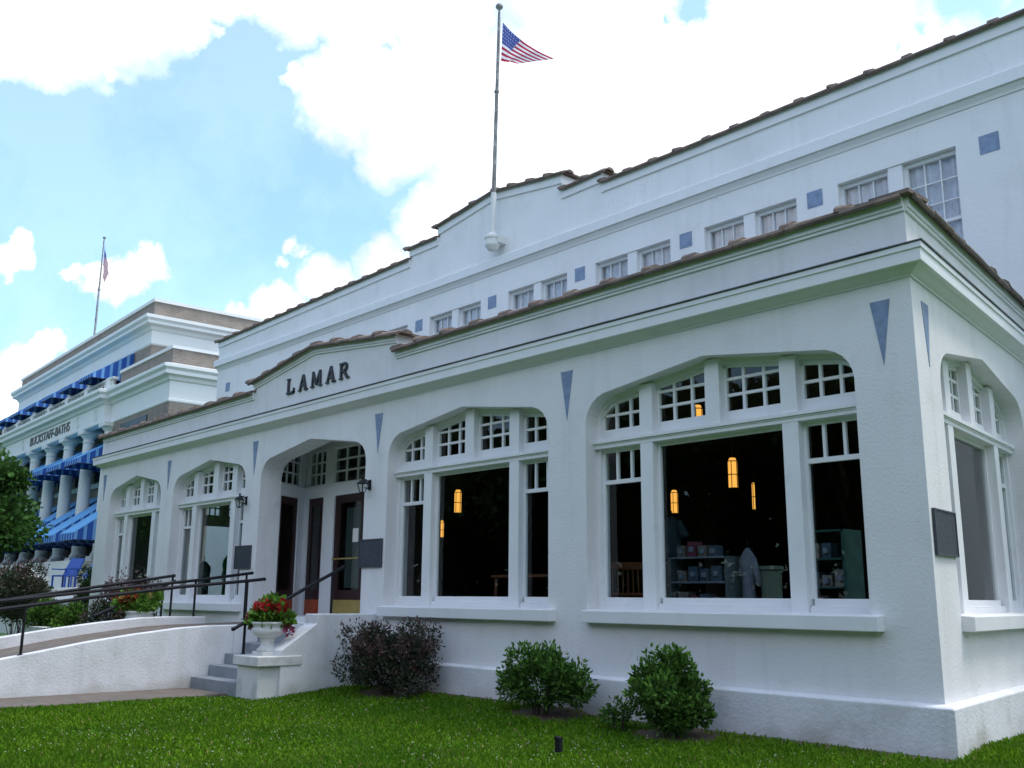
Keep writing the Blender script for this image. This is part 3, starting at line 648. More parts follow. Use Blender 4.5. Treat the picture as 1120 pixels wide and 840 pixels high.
# ------------------------------------------------------------------ bronze plaques, lanterns
def plaque(T, u0, u1, z0, z1, label):
    c = T((u0+u1)/2, 0, z0); r = empty('plaque', c, 0, label, 'plaque')
    m = MB(T); m.box(u0, u1, -.022, .001, z0, z1); keep(m.build('plate', M['bronze'], r))
    m = MB(T)
    for a, b, c_, d in ((u0, u1, z0, z0+.015), (u0, u1, z1-.015, z1), (u0, u0+.015, z0+.015, z1-.015), (u1-.015, u1, z0+.015, z1-.015)): m.box(a, b, -.03, -.022, c_, d)
    keep(m.build('rim', M['plaque_rim'], r))
plaque(TF, -8.95, -8.34, 1.94, 2.365, 'dark bronze plaque on the white wall right of the entrance arch')
plaque(TF, -13.0, -12.40, 1.98, 2.40, 'dark bronze plaque on the white wall left of the entrance arch')
plaque(TS, .065, .71, 1.905, 2.32, 'dark square plaque on the end wall round the building corner')
def lantern(x, z, label):
    r = empty('wall_lantern', (x, 0, z), 0, label, 'lantern', 'lanterns beside the entrance')
    m = MB(); m.box(-.04, .04, -.02, 0, .05, .24); m.path([(0, -.02, .19), (0, -.10, .235), (0, -.17, .22)], .014); m.path([(0, -.02, .10), (0, -.07, .07), (0, -.12, .09)], .010); m.build('bracket', M['iron'], r)
    m = MB(); c = (0, -.17, 0)
    m.lathe(c, [(.02, -.03), (.055, -.005), (.06, 0)], 6); m.lathe(c, [(.125, .155), (.12, .165), (.06, .21), (.025, .225), (.02, .26), (.03, .275), (.004, .30)], 6)
    for i in range(6):
        t = 2 * math.pi * (i + .5) / 6; m.tube((c[0] + .058*math.cos(t), c[1] + .058*math.sin(t), 0), (c[0] + .112*math.cos(t), c[1] + .112*math.sin(t), .16), .006, n=5)
    m.build('lantern_frame', M['iron'], r); r.scale = (.82, .82, .82)
    m = MB(); m.lathe(c, [(.053, .002), (.106, .155)], 6); m.build('lantern_glass', M['glass_up'], r)
lantern(-8.74, 3.08, 'black wall lantern right of the entrance arch'); lantern(-12.72, 3.10, 'black wall lantern left of the entrance arch')

# ------------------------------------------------------------------ ramp, steps, cheek wall
r = empty('ramp', (-11.4, -3, 0), 0, 'white walled wheelchair ramp with brown paving beside the entrance steps', 'ramp')
RY = [(-.0, 1.10), (-1.2, 1.062), (-1.62, 1.056), (-2.05, 1.03), (-2.73, .952), (-3.37, .862), (-4.54, .655), (-6.0, .40), (-7.4, .17)]
m = MB(); m.prism([(y, z) for y, z in RY[1:]] + [(-7.4, -.2), (-1.2, -.2)], 'x', -10.72, -10.54); m.prism([(0, 1.10), (-1.2, 1.062), (-1.2, -.2), (0, -.2)], 'x', -10.719, -10.54)
keep(m.build('outer_wall', M['plinth'], r, bevel=.012))
m = MB(); m.prism([(y, z - .02) for y, z in RY] + [(-7.4, -.2), (0, -.2)], 'x', -12.05, -10.72); keep(m.build('ramp_surface', M['brickpath'], r))
m = MB(); cz = [(-.95, 1.13), (-1.6, 1.135), (-2.05, 1.12), (-2.73, 1.05), (-3.37, .97), (-4.54, .79), (-6.0, .56), (-7.4, .34)]
m.prism([(y, z + .03) for y, z in cz] + [(-7.4, -.2), (-.95, -.2)], 'x', -12.24, -12.05); keep(m.build('kerb', M['plinth'], r, bevel=.015))
r = empty('entrance_steps', (-9.8, -1.2, 0), 0, 'grey painted concrete steps between the ramp wall and the urn pedestal', 'steps')
for i, (yf, zt) in enumerate(((-1.85, .325), (-1.58, .485), (-1.33, .645), (-1.05, .80), (-.79, .955), (-.53, 1.105))):
    yb = [-1.58, -1.33, -1.05, -.79, -.53, -.02][i]
    m = MB(); m.box(-10.538, -8.72 if yf > -1.3 else -9.10, yf, yb + (.02 if i < 5 else 0), -.1, zt); keep(m.build('step', M['step'] if i < 5 else M['concrete'], r, bevel=.01))
m = MB(); m.prism([(.0, -.2), (.0, 1.262), (-1.04, 1.262), (-1.04, 1.13), (-1.58, .78), (-1.58, -.2)], 'x', -8.72, -8.40)
tag(m.build('cheek_wall', M['plinth'], bevel=.012), 'white stepped and sloped cheek wall right of the entrance steps', 'wall')
r = empty('pedestal', (-8.75, -1.6, .1), 0, 'square weathered white concrete pedestal with cap under the red flower urn', 'pedestal')
m = MB(); m.box(-9.05, -8.45, -1.88, -1.30, -.1, .575); keep(m.build('pedestal_base', M['concrete'], r, bevel=.01))
m = MB(); m.box(-9.10, -8.385, -1.93, -1.25, .575, .705); keep(m.build('pedestal_cap', M['concrete'], r, bevel=.012))
m = MB(); m.box(-12.75, -12.3, -1.93, -.02, -.1, .80); tag(m.build('cheek_wall', M['plinth'], bevel=.012), 'white cheek wall left of the ramp under the second urn', 'wall')

def leaves(name, m, blobs, n, size, seed, parent=None, aspect=2.2, droop=0., shell=.55, up=.4, stemm=None, ground=None):
    """leaf-shaped quads spread through ellipsoid clumps: blobs = (cx,cy,cz,rx,ry,rz,weight)"""
    rg = np.random.default_rng(seed); W = np.array([b[6] for b in blobs], float); W /= W.sum(); k = rg.choice(len(blobs), n, p=W)
    bl = np.array([b[:6] for b in blobs])[k]
    d = rg.normal(size=(n, 3)); d /= np.linalg.norm(d, axis=1)[:, None]
    rad = shell + (1 - shell) * rg.random(n) ** .6; rad *= 1 + .10 * rg.normal(size=n)
    P = bl[:, :3] + d * rad[:, None] * bl[:, 3:6]
    if ground is not None: P = P[P[:, 2] > ground]; d = d[:len(P)]; n = len(P)
    ax = d + rg.normal(size=(n, 3)) * .6; ax[:, 2] += up - droop; ax /= np.linalg.norm(ax, axis=1)[:, None]
    sd = np.cross(ax, rg.normal(size=(n, 3))); sd /= np.linalg.norm(sd, axis=1)[:, None]
    sz = size * (0.65 + .7 * rg.random(n)); a = ax * sz[:, None]; s = sd * (sz / aspect)[:, None]
    V = np.stack([P, P + a*.5 + s*.5, P + a, P + a*.5 - s*.5], 1).reshape(-1, 3)
    return quads(name, V, m, parent)
def quads(name, V, m, parent=None):
    n = len(V) // 4; me = bpy.data.meshes.new(name)
    me.vertices.add(n*4); me.vertices.foreach_set('co', V.astype(np.float32).ravel())
    me.loops.add(n*4); me.loops.foreach_set('vertex_index', np.arange(n*4, dtype=np.int32))
    me.polygons.add(n); me.polygons.foreach_set('loop_start', np.arange(0, n*4, 4, dtype=np.int32)); me.polygons.foreach_set('loop_total', np.full(n, 4, dtype=np.int32))
    me.materials.append(m); me.update(calc_edges=True); me.validate()
    o = bpy.data.objects.new(name, me); COL.objects.link(o)
    if parent: o.parent = parent
    return o
def clumps(cx, cy, cz, rx, ry, rz, n, seed, cr=.4, flat=False):
    rnd = random.Random(seed); out = [(cx, cy, cz, rx*.7, ry*.7, rz*.7, n * .55)]
    for i in range(n):
        t = rnd.uniform(0, 6.28); p = math.asin(rnd.uniform(-.55, 1)); c = rnd.uniform(cr*.6, cr*1.2)
        k = rnd.uniform(.62, .95); out.append((cx + rx*k*math.cos(t)*math.cos(p), cy + ry*k*math.sin(t)*math.cos(p), cz + rz*k*math.sin(p), rx*c, ry*c, rz*c, rnd.uniform(.6, 1.3)))
    return out

def urn(x, y, z, label):
    r = empty('urn', (x, y, z), 0, label, 'urn')
    m = MB(); m.box(-.15, .15, -.15, .15, 0, .05); m.build('urn_foot', M['concrete'], r, bevel=.006)
    m = MB(); m.lathe((0, 0, .05), [(.145, 0), (.145, .03), (.115, .055), (.095, .085), (.085, .12), (.10, .14), (.105, .16), (.095, .175), (.15, .20), (.205, .235), (.225, .275), (.215, .31), (.20, .335), (.215, .36), (.235, .375), (.235, .40), (.20, .40), (.19, .37)], 28); m.build('urn_bowl', M['concrete'], r, smooth=True)
    return r
urn(-8.75, -1.6, .705, 'small white stone urn on the pedestal beside the steps')
def flower_plant(x, y, z, label, seed, kind):
    r = empty('potted_flowers', (x, y, z), 0, label, 'flowers')
    f = leaves('foliage', M['azalea2'], clumps(0, 0, .10, .30, .30, .19, 10, seed), 1000, .09, seed, r, 1.3, .3)
    if kind == 'red':
        leaves('bloom', M['petal'], clumps(-.01, 0, .19, .26, .27, .18, 13, seed + 3, .2), 620, .05, seed + 1, r, 1.1)
        leaves('bloom', M['petal2'], [(.16, .18, .02, .09, .09, .11, 1), (-.2, -.16, .04, .08, .08, .09, 1), (.22, .2, -.1, .05, .05, .06, .5)], 190, .045, seed + 2, r, 1.1)
    else:
        leaves('coloured_leaves', M['croton'], clumps(0, 0, .1, .30, .30, .17, 9, seed + 3, .3), 600, .10, seed + 1, r, 2.4, .5)
        leaves('bloom', M['petal'], clumps(-.1, -.1, .18, .28, .28, .12, 6, seed + 5, .25), 160, .06, seed + 2, r, 1.1)
flower_plant(-8.75, -1.6, 1.13, 'red and pink geraniums filling the urn beside the steps', 11, 'red')
urn(-12.52, -1.9, .80, 'white stone urn behind the ramp kerb, half hidden by dark shrubs')
flower_plant(-12.55, -1.95, 1.30, 'orange and red foliage plant in the urn behind the ramp', 31, 'croton')

# handrails
def rail(label, pts, posts, rad=.026, grp='black iron handrails of the entrance'):
    p0 = posts[0]; r = empty('handrail', (p0[0], p0[1], p0[2]), 0, label, 'handrail', grp)
    m = MB(); m.path(pts, rad, 10)
    for p in (pts[0], pts[-1]): m.lathe((p[0], p[1], p[2] - rad), [(.02, .0), (rad*1.1, .01), (rad*1.15, rad), (rad*1.1, rad*2-.01), (.02, rad*2)], 8)
    keep(m.build('rail', M['iron'], r, smooth=False))
    for x, y, z0, z1 in posts:
        q = MB(); q.tube((x, y, z0), (x, y, z1), .02, n=8); q.lathe((x, y, z0), [(.045, 0), (.045, .008), (.022, .015)], 10); keep(q.build('post', M['iron'], r))
rail('black handrail along the outer ramp wall, nearest to the lawn', [(-10.6, -7.0, .92), (-10.6, -4.6, 1.30), (-10.6, -3.43, 1.462), (-10.6, -2.1, 1.63), (-10.6, -.99, 1.738), (-10.6, -.70, 1.77)],
     [(-10.6, -6.6, .30, .97), (-10.6, -4.26, .70, 1.34), (-10.6, -.99, 1.06, 1.735)])
rail('black handrail along the inner ramp kerb', [(-12.15, -6.5, 1.05), (-12.15, -4.15, 1.40), (-12.15, -1.1, 1.76), (-12.15, -.1, 1.90)], [(-12.15, -5.8, .6, 1.15), (-12.15, -1.13, 1.13, 1.755), (-12.15, -.2, 1.1, 1.88)])
rail('black handrail behind the ramp, farthest from the lawn', [(-13.1, -6.0, 1.12), (-13.1, -3.9, 1.40), (-13.1, -1.1, 1.845)], [(-13.1, -5.2, .2, 1.22), (-13.1, -1.6, .3, 1.76), (-13.1, -1.12, .3, 1.84)])
rail('short sloping black handrail left of the ramp beside the orange plant', [(-12.55, -2.62, 1.17), (-12.55, -1.33, 1.74)], [(-12.55, -2.42, .3, 1.25), (-12.55, -1.52, .8, 1.655)])
rail('sloping black handrail over the entrance steps above the red flowers', [(-9.12, -1.94, 1.05), (-9.12, -.16, 1.955)], [(-9.13, -1.76, .70, 1.14), (-9.12, -.36, 1.1, 1.85)])

# ------------------------------------------------------------------ flagpole on the main gable
def flagpole(x, y, z0, zt, label, r0, pname='flagpole'):
    r = empty(pname, (x, y, z0), 0, label, 'flagpole')
    m = MB(); m.tube((0, 0, 0), (0, 0, (zt-z0)*.55), r0, r0*.85, 12); m.tube((0, 0, (zt-z0)*.55), (0, 0, (zt-z0)*.56), r0*1.25, r0*1.2, 12); m.tube((0, 0, (zt-z0)*.56), (0, 0, zt-z0), r0*.8, r0*.55, 12); m.build('pole', M['pole'], r, smooth=False)
    m = MB(); m.lathe((0, 0, zt-z0), [(.02, 0), (.02, .05), (.06, .07), (.085, .11), (.085, .14), (.06, .18), (.01, .2)], 16); m.build('finial', M['pole'], r, smooth=True)
    m = MB(); m.path([(.06, 0, .4), (.055, 0, (zt - z0) - .15)], .006, 5); m.build('halyard', M['polewhite'], r)
    return r
fp = flagpole(-11.08, 4.52, 10.05, 14.45, 'tall flagpole rising from the gable of the white bathhouse', .05)
m = MB(); m.tube((0, 0, -.85), (0, 0, .05), .06, .06, 14); m.lathe((0, 0, -1.25), [(.02, -.03), (.10, .0), (.16, .08), (.17, .12), (.155, .13), (.155, .24), (.175, .25), (.175, .30), (.09, .36), (.06, .40)], 20)
m.box(-.18, .18, .0, .23, -1.1, -.93); m.build('pole_socket', M['polewhite'], fp)
fp.rotation_euler = (0, R(1.4), 0)
def flag(c, cat_label, name='flag', folded=False):
    """c: Coons corners hoist-top, hoist-bottom, fly-bottom, fly-top with their edge sag"""
    ht, hb, fb, ft = [Vector(q) for q in c]; nu, nv = 80, 39; m = MB()
    def P(u, v):   # v 0 bottom .. 1 top
        base = (hb*(1-v) + ht*v)*(1-u) + (fb*(1-v) + ft*v)*u
        L = (ht - ft).length
        base = base + Vector((0, 0, -L*.03*math.sin(math.pi*u)*v)) + Vector((0, 1, 0))*L*(.04*math.sin(u*8+v*3)+.02*math.sin(u*17-v*4))*u*(1-u)*2
        return base + Vector((-L*.02*math.sin(math.pi*u)*v, 0, 0))
    idx = [[m.vert(P(i/nu, j/nv)) for i in range(nu+1)] for j in range(nv+1)]
    for j in range(nv):
        for i in range(nu):
            if i < 32 and j >= 18: mi = 1 if (i % 4 == 2 and j % 4 == 1) else 2
            else: mi = 0 if (j // 3) % 2 == 0 else 1
            m.f.append([idx[j][i], idx[j][i+1], idx[j+1][i+1], idx[j+1][i]]); m.mi.append(mi)
    return tag(m.build(name, [M['red'], M['white'], M['navy']], smooth=True), cat_label, 'flag')
flag([(-10.88, 4.55, 14.15), (-10.93, 4.55, 13.22), (-10.30, 4.50, 12.86), (-9.24, 4.55, 12.54)], 'striped starry flag blowing to the right from the tall flagpole')

# ------------------------------------------------------------------ neighbouring bath house with blue awnings
BR = empty('columned_building', (-31, 6.2, 0), -math.atan2(.046, .999), 'buff brick and white columned building with blue striped awnings at the far left', 'building')
def q(mb, name, m, parent=BR, **k): return mb.build(name, m, parent, **k)
m = MB(); m.box(-6.9, -.33, .02, 14, 0, 8.62); m.box(-30.2, -23.5, .02, 14, 0, 8.62); m.box(-23.5, -6.9, 1.1, 14, 0, 9.5); q(m, 'brick_wall', M['brick'])
m = MB(); m.box(-27.1, -5.6, 1.0, 13, 9.5, 12.07); q(m, 'upper_wall', M['brick'])
m = MB(); sweep(m, [(-27.1, 13), (-27.1, 1), (-5.6, 1), (-5.6, 13)], [(-.1, 13.2), (.0, 13.2), (0, 13.92), (-.4, 13.92), (-.4, 13.2)]); q(m, 'upper_parapet', M['brick'])
m = MB(); sweep(m, [(-27.1, 13), (-27.1, 1), (-5.6, 1), (-5.6, 13)], [(-.5, 13.92), (.06, 13.92), (.06, 14.06), (-.5, 14.06)]); q(m, 'parapet_cap', M['white_b'])
m = MB(); sweep(m, [(-27.1, 13), (-27.1, 1), (-5.6, 1), (-5.6, 13)], [(-.3, 12.0), (.0, 12.0), (.04, 12.06), (.04, 12.60), (.10, 12.66), (.16, 12.78), (.36, 12.86), (.36, 12.98), (.46, 13.08), (.46, 13.22), (.1, 13.32), (-.3, 13.32)]); q(m, 'upper_cornice', M['white_b'])
CP = [(-30.2, 14), (-30.2, 0), (-23.5, 0), (-23.5, -.3), (-6.9, -.3), (-6.9, 0), (-.33, 0), (-.33, 14)]
m = MB(); sweep(m, CP, [(-.35, 8.60), (.0, 8.60), (.03, 8.64), (.03, 8.72), (0, 8.74), (0, 9.40), (.08, 9.44), (.12, 9.56), (.30, 9.62), (.30, 9.76), (.40, 9.86), (.40, 9.98), (.05, 10.08), (-.35, 10.08)]); q(m, 'entablature', M['white_b'])
for a, b in (((-6.2), (-.42)), (-30.1, -24.2)):
    pth = [(a, 3), (a, .05), (b, .05), (b, 14)] if b > -10 else [(a, 14), (a, .05), (b, .05), (b, 3)]
    m = MB(); sweep(m, pth, [(-.35, 10.05), (0, 10.05), (0, 10.68), (-.35, 10.68)]); q(m, 'wing_parapet', M['brick'])
    m = MB(); sweep(m, pth, [(-.4, 10.68), (.05, 10.68), (.05, 10.80), (-.4, 10.80)]); q(m, 'parapet_cap', M['white_b'])
m = MB(); m.box(-30, -.4, .3, 13, 9.7, 10.0); m.box(-27, -5.7, 1.1, 12.9, 13.3, 13.5); m.box(-23.5, -6.9, -.28, 1.2, 8.62, 8.7); q(m, 'roof', M['flash'])
# balustrade of turned posts
m = MB(); m.box(-23.9, -6.3, -.22, -.02, 10.08, 10.2); m.box(-23.9, -6.3, -.24, 0, 10.46, 10.54)
for i in range(7):
    x = -6.9 - 2.95 * i
    m.box(x - .22, x + .22, -.26, .02, 10.08, 10.56)
q(m, 'balustrade', M['wtrim_b'])
for i in range(36):
    x = -6.6 - .475 * i
    m = MB(); m.lathe((x, -.12, 10.2), [(.07, 0), (.07, .03), (.05, .04), (.10, .10), (.06, .18), (.045, .2), (.07, .24), (.07, .26)], 10); q(m, 'baluster', M['wtrim_b'], smooth=True)
for i in range(6):      # bell-shaped finials on the pedestals
    x = -9.85 - 2.95 * i
    m = MB(); m.lathe((x, -.12, 10.56), [(.14, 0), (.14, .05), (.09, .08), (.08, .12), (.22, .24), (.28, .36), (.24, .38)], 14); q(m, 'urn_finial', M['wtrim_b'], smooth=True)
# columns
for i in range(6):
    x = -6.85 - 2.86 * i
    m = MB(); m.lathe((x, .05, 3.05), [(.35, 0), (.35, .12), (.31, .14), (.29, .2), (.275, .25), (.275, 1.6), (.235, 5.0), (.235, 5.02), (.27, 5.04), (.27, 5.09), (.24, 5.11), (.24, 5.2), (.28, 5.24), (.36, 5.34), (.38, 5.40)], 28)
    m.box(x - .40, x + .40, -.35, .45, 8.44, 8.62); m.box(x - .41, x + .41, -.36, .46, 2.85, 3.06); q(m, 'column', M['wtrim_b'], smooth=False)
m = MB(); m.box(-23.6, -6.3, -1.2, 1.1, 0, 2.85); m.box(-24, -6, -2.4, -1.2, 0, .9); q(m, 'terrace', M['white_b'])
def awning(xc, w, zt, zb, y0, y1, val=.22):
    a = MB(); x0, x1 = xc - w/2, xc + w/2
    a.cur = 0; a.prism([(y0, zt), (y1, zb), (y1, zb + .02), (y0, zt + .02)], 'x', x0, x1)
    a.cur = 2
    for x in (x0, x1): a.prism([(y0, zt - .01), (y1, zb - .005), (y1, zb - val), (y0, zb - val)], 'x', x - .008, x + .008)
    a.cur = 1; a.box(x0, x1, y1 - .008, y1 + .008, zb - val, zb)
    ao = q(a, 'awning', [M['awning'], M['awnstripe'], M['awnside']])
    f = MB(); f.path([(x0, y0, zb-val), (x0, y1, zb-val), (x1, y1, zb-val), (x1, y0, zb-val)], .02, 5); f.build('awning_frame', M['iron'], ao)
for i in range(7):
    awning(-8.45 - 2.95 * i, 1.7, 11.98, 10.80, .98, -.75, .16)
    m = MB(); m.box(-8.45 - 2.95*i - .7, -8.45 - 2.95*i + .7, .99, 1.04, 10.3, 12.0); q(m, 'window', M['darkglass'])
for i in range(6):
    x = -8.28 - 2.86 * i
    awning(x, 1.95, 8.35, 7.1, 1.05, -1.0); awning(x, 1.95, 5.85, 3.85, 1.05, -1.7, .28)
    m = MB(); m.box(x - .7, x + .7, 1.06, 1.12, 6.6, 8.3); q(m, 'window', M['darkglass'])
    m = MB(); m.box(x - .75, x + .75, 1.06, 1.12, 3.0, 5.6); q(m, 'window', M['darkglass'])
    m = MB(); m.box(x - .9, x + .9, .98, 1.12, 6.30, 6.5); q(m, 'window_sill', M['white_b'])
awning(-5.42, 1.95, 5.09, 3.85, .0, -1.7, .28)
m = MB(); m.box(-5.5, -2.5, -.02, .03, 7.9, 8.4); q(m, 'window', M['darkglass'])
for i, (a, b) in enumerate(((-5.2, -3.9), (-3.0, -1.7))):
    m = MB(); m.box(a, b, .0, .05, 3.6, 5.6); q(m, 'window', M['darkglass'])
# carved name on the frieze
tc_ = bpy.data.curves.new('frieze_text', 'FONT'); tc_.body = 'BUCKSTAFF-BATHS'; tc_.size = .62; tc_.extrude = .02; tc_.align_x = 'CENTER'
to = bpy.data.objects.new('t', tc_); COL.objects.link(to); dg = bpy.context.evaluated_depsgraph_get(); me = bpy.data.meshes.new_from_object(to.evaluated_get(dg)); COL.objects.unlink(to); bpy.data.objects.remove(to)
tm = bpy.data.objects.new('frieze_letters', me); COL.objects.link(tm); me.materials.clear(); me.materials.append(mat('carved_letter', (.14, .14, .14), .8)); tm.parent = BR
tm.location = (-14.9, -.315, 8.86); tm.rotation_euler = (R(90), 0, 0); xs = [v.co.x for v in me.vertices]; tm.scale = (6.6 / (max(xs) - min(xs)), 1, 1)
for x in (-7.9, -10.4, -19.6):     # slim wreath medallions in the frieze
    m = MB(); n = 20; pts = [(x + .16*math.cos(2*math.pi*k/n), -.315, 9.08 + .26*math.sin(2*math.pi*k/n)) for k in range(n+1)]; m.path(pts, .022, 5); q(m, 'medallion', M['wtrim_b'])
# forecourt pier and low walls
r = empty('gate_pier', (-36.3, 3.3, 0), 0, 'broad white pier with moulded cap in front of the columned building', 'pier')
m = MB(); m.box(-.65, .65, -.5, .5, 0, 2.0); m.build('pier_shaft', M['wtrim_b'], r); m = MB(); m.box(-.95, .95, -.7, .7, 2.0, 2.12); m.box(-.8, .8, -.6, .6, 2.12, 2.24); m.lathe((0, 0, 2.24), [(.48, 0), (.46, .06), (.36, .12), (.25, .2), (.15, .28)], 20); m.build('pier_cap', M['wtrim_b'], r)
m = MB(); m.box(-35.5, -28.2, 2.9, 3.4, 0, 1.35); m.box(-33.8, -31.0, 3.4, 4.2, 0, 1.75); tag(m.build('low_wall', M['wtrim_b']), 'low white wall in front of the columned building', 'wall')
def lawn_chair(x, y, z, rz, label):
    r = empty('deck_chair', (x, y, z), rz, label, 'chair', 'blue chairs on the neighbouring terrace')
    m = MB(); m.box(-.3, .3, -.3, .25, .38, .43); m.build('seat', M['chair_blue'], r)
    m = MB(); m.prism([(.2, .42), (.55, 1.05), (.60, 1.03), (.26, .40)], 'x', -.3, .3); m.build('backrest', M['chair_blue'], r)
    for sx in (-.28, .28):
        for sy in (-.27, .22): m = MB(); m.box(sx-.025, sx+.025, sy-.025, sy+.025, 0, .40); m.build('leg', M['chair_blue'], r)
        m = MB(); m.box(sx-.04, sx+.04, -.32, .35, .62, .66); m.build('armrest', M['chair_blue'], r)
lawn_chair(-33.2, 3.75, 1.75, .5, 'blue chair on the white ledge, left of the two'); lawn_chair(-31.8, 3.75, 1.75, -.2, 'blue chair on the white ledge, right of the two')
# neighbour's flagpole
f2 = flagpole(-48.2, 9.0, 14.0, 20.3, 'thin flagpole on the roof of the columned building', .06)
flag([(-48.13, 9.05, 20.1), (-48.13, 9.05, 18.9), (-48.02, 9.15, 17.8), (-47.85, 9.3, 18.4)], 'small limp flag hanging on the far flagpole')

# ------------------------------------------------------------------ shrubs and trees
def shrub(x, y, z, rx, ry, rz, n, size, m, label, seed, cat='shrub', nclump=14, cr=.36, stems=7, twigs=0, m2=None, asp=2.4, group=None, name='shrub', up=.4, lift=1.0):
    r = empty(name, (x, y, z), 0, label, cat, group)
    cz = rz * lift
    leaves('foliage', m, clumps(0, 0, cz, rx, ry, rz, nclump, seed, cr), n, size, seed, r, asp, up=up, ground=.02)
    if m2: leaves('new_growth', m2, [(a, b, c + .03, d, e, f, g) for a, b, c, d, e, f, g in clumps(0, 0, cz*1.04, rx*1.03, ry*1.03, rz*1.03, nclump, seed, cr)][1:], n // 5, size, seed + 9, r, asp, shell=.9, up=.8)
    rnd = random.Random(seed); s = MB()
    for i in range(stems):
        t = rnd.uniform(0, 6.28); k = rnd.uniform(.25, .6); p = (0.05*math.cos(t), .05*math.sin(t), -.03); e = (rx*k*math.cos(t), ry*k*math.sin(t), cz * 1.1); mid = (p[0]*.4+e[0]*.45, p[1]*.4+e[1]*.45, cz*.5)
        s.tube(p, mid, .016, .011, 6); s.tube(mid, e, .011, .005, 6)
    tw = []
    for i in range(twigs):
        t = rnd.uniform(0, 6.28); k = rnd.uniform(.3, .8); b = Vector((rx*k*math.cos(t), ry*k*math.sin(t), cz*1.1)); d = Vector((math.cos(t)*rnd.uniform(.1, .7), math.sin(t)*rnd.uniform(.1, .7), rnd.uniform(.5, 1.0))).normalized()
        ln = rnd.uniform(.35, .75) * rz; e = b + d * ln; mid = b + d * ln * .55 + Vector((0, 0, .03)); s.tube(b, mid, .005, .004, 4); s.tube(mid, e, .004, .002, 4)
        for j in range(16): c = b.lerp(e, rnd.uniform(.2, 1)); tw.append((c.x, c.y, c.z, .03, .03, .02, 1))
    s.build('stem', M['stem'], r)
    if twigs: leaves('twig_leaves', m2 or m, tw, twigs * 34, size*.9, seed + 4, r, 1.9, shell=.1)
    return r
shrub(-2.37, -.72, .13, .43, .38, .42, 6500, .062, M['azalea'], 'upright green azalea bush, nearest to the building corner', 8, m2=M['azalea2'], nclump=20, cr=.30, lift=.98)
shrub(-4.25, -.68, .15, .60, .42, .34, 6500, .060, M['azalea'], 'wide low green azalea bush left of the upright one', 4, m2=M['azalea2'], nclump=18, cr=.30, lift=1.25)
shrub(-7.2, -.60, .17, .84, .52, .50, 12000, .05, M['loro'], 'dark purple twiggy shrub between the cheek wall and the arched window', 5, nclump=22, cr=.34, twigs=90, m2=M['loro2'], lift=.98)
# soil patch rises under each shrub
tag(shrub(-2.98, -.80, .13, .17, .14, .13, 260, .06, M['azalea'], 'loose low sprig of leaves left of the upright azalea', 13, nclump=6, cr=.5, stems=4, lift=1.9))
shrub(-14.6, -1.65, .15, .48, .45, .60, 3600, .06, M['loro'], 'dark purple rounded shrub behind the ramp, left of the orange plant', 16, nclump=16, cr=.32, lift=1.3, m2=M['loro2'])
shrub(-13.35, -1.5, .15, .30, .30, .38, 1500, .06, M['loro'], 'small dark shrub behind the ramp, right of the orange plant', 15, nclump=10, lift=1.9)
shrub(-14.45, -1.3, .15, .55, .4, .72, 420, .06, M['loro2'], 'airy reddish twiggy shrub rising in front of the farthest arched windows', 17, nclump=8, twigs=80, m2=M['loro2'], lift=1.5)
shrub(-25.0, .9, .05, .85, .6, .60, 7000, .09, M['azalea'], 'bright green rounded shrub on the lawn beyond the ramp', 18, nclump=18, cr=.32, m2=M['azalea2'], lift=1.2)
shrub(-22.6, .25, .05, .5, .4, .34, 2200, .08, M['azalea2'], 'low leafy green shrub beside the white planter edging', 19, nclump=12, cr=.3)
shrub(-28.3, .8, .05, 1.25, 1.0, .95, 9000, .10, M['loro'], 'big brownish purple shrub at the left edge above the ramp', 20, nclump=20, cr=.3, m2=M['loro2'], lift=1.4)
shrub(-31.2, 1.9, .05, 1.2, .9, .75, 7000, .11, M['hedge'], 'dark green shrub behind the big brownish purple one', 21, nclump=18, cr=.3, lift=1.6)
shrub(-25.2, 1.75, .05, .42, .42, .95, 4200, .09, M['hedge'], 'tall narrow evergreen shrub at the left end of the bathhouse', 22, nclump=12, lift=1.25)
m = MB(); m.box(-25.6, -23.6, .25, .55, .0, .66); tag(m.build('planter_edging', M['concrete'], bevel=.015), 'low white planter edging under the bright green shrub', 'planter')

def tree(x, y, z, h, r0, crown, n, size, seed, label, name='broadleaf_tree', group=None, mt='tree'):
    r = empty(name, (x, y, z), 0, label, 'tree', group); rnd = random.Random(seed); s = MB()
    th = h * .35; s.tube((0, 0, -.2), (.05, 0, th), r0, r0*.7, 12); bl = []
    for i in range(11):
        t = i * 2.4 + rnd.uniform(-.4, .4); k = rnd.uniform(.35, .85); e = (crown*k*math.cos(t), crown*k*math.sin(t), h * rnd.uniform(.42, .92)); b = (.05, 0, th * rnd.uniform(.7, 1))
        mid = ((b[0]+e[0])*.5, (b[1]+e[1])*.5, (b[2]+e[2])*.5 + .2); s.tube(b, mid, r0*.4, r0*.25, 7); s.tube(mid, e, r0*.25, r0*.08, 6)
        for j in range(3):
            c = rnd.uniform(.2, .36) * crown; bl.append((e[0] + rnd.uniform(-.4, .4)*crown*.6, e[1] + rnd.uniform(-.4, .4)*crown*.6, e[2] + rnd.uniform(-.3, .3)*crown*.5 - (h*.12 if group else 0), c, c, c*.7, 1))
    s.build('trunk', M['bark'], r); leaves('crown', M[mt], bl, n, size, seed, r, 1.6, shell=.25, up=0)
    return r
tree(-23.3, -2.35, 0, 6.3, .22, 2.3, 20000, .15, 41, 'green leafy tree cut by the left edge of the photo')

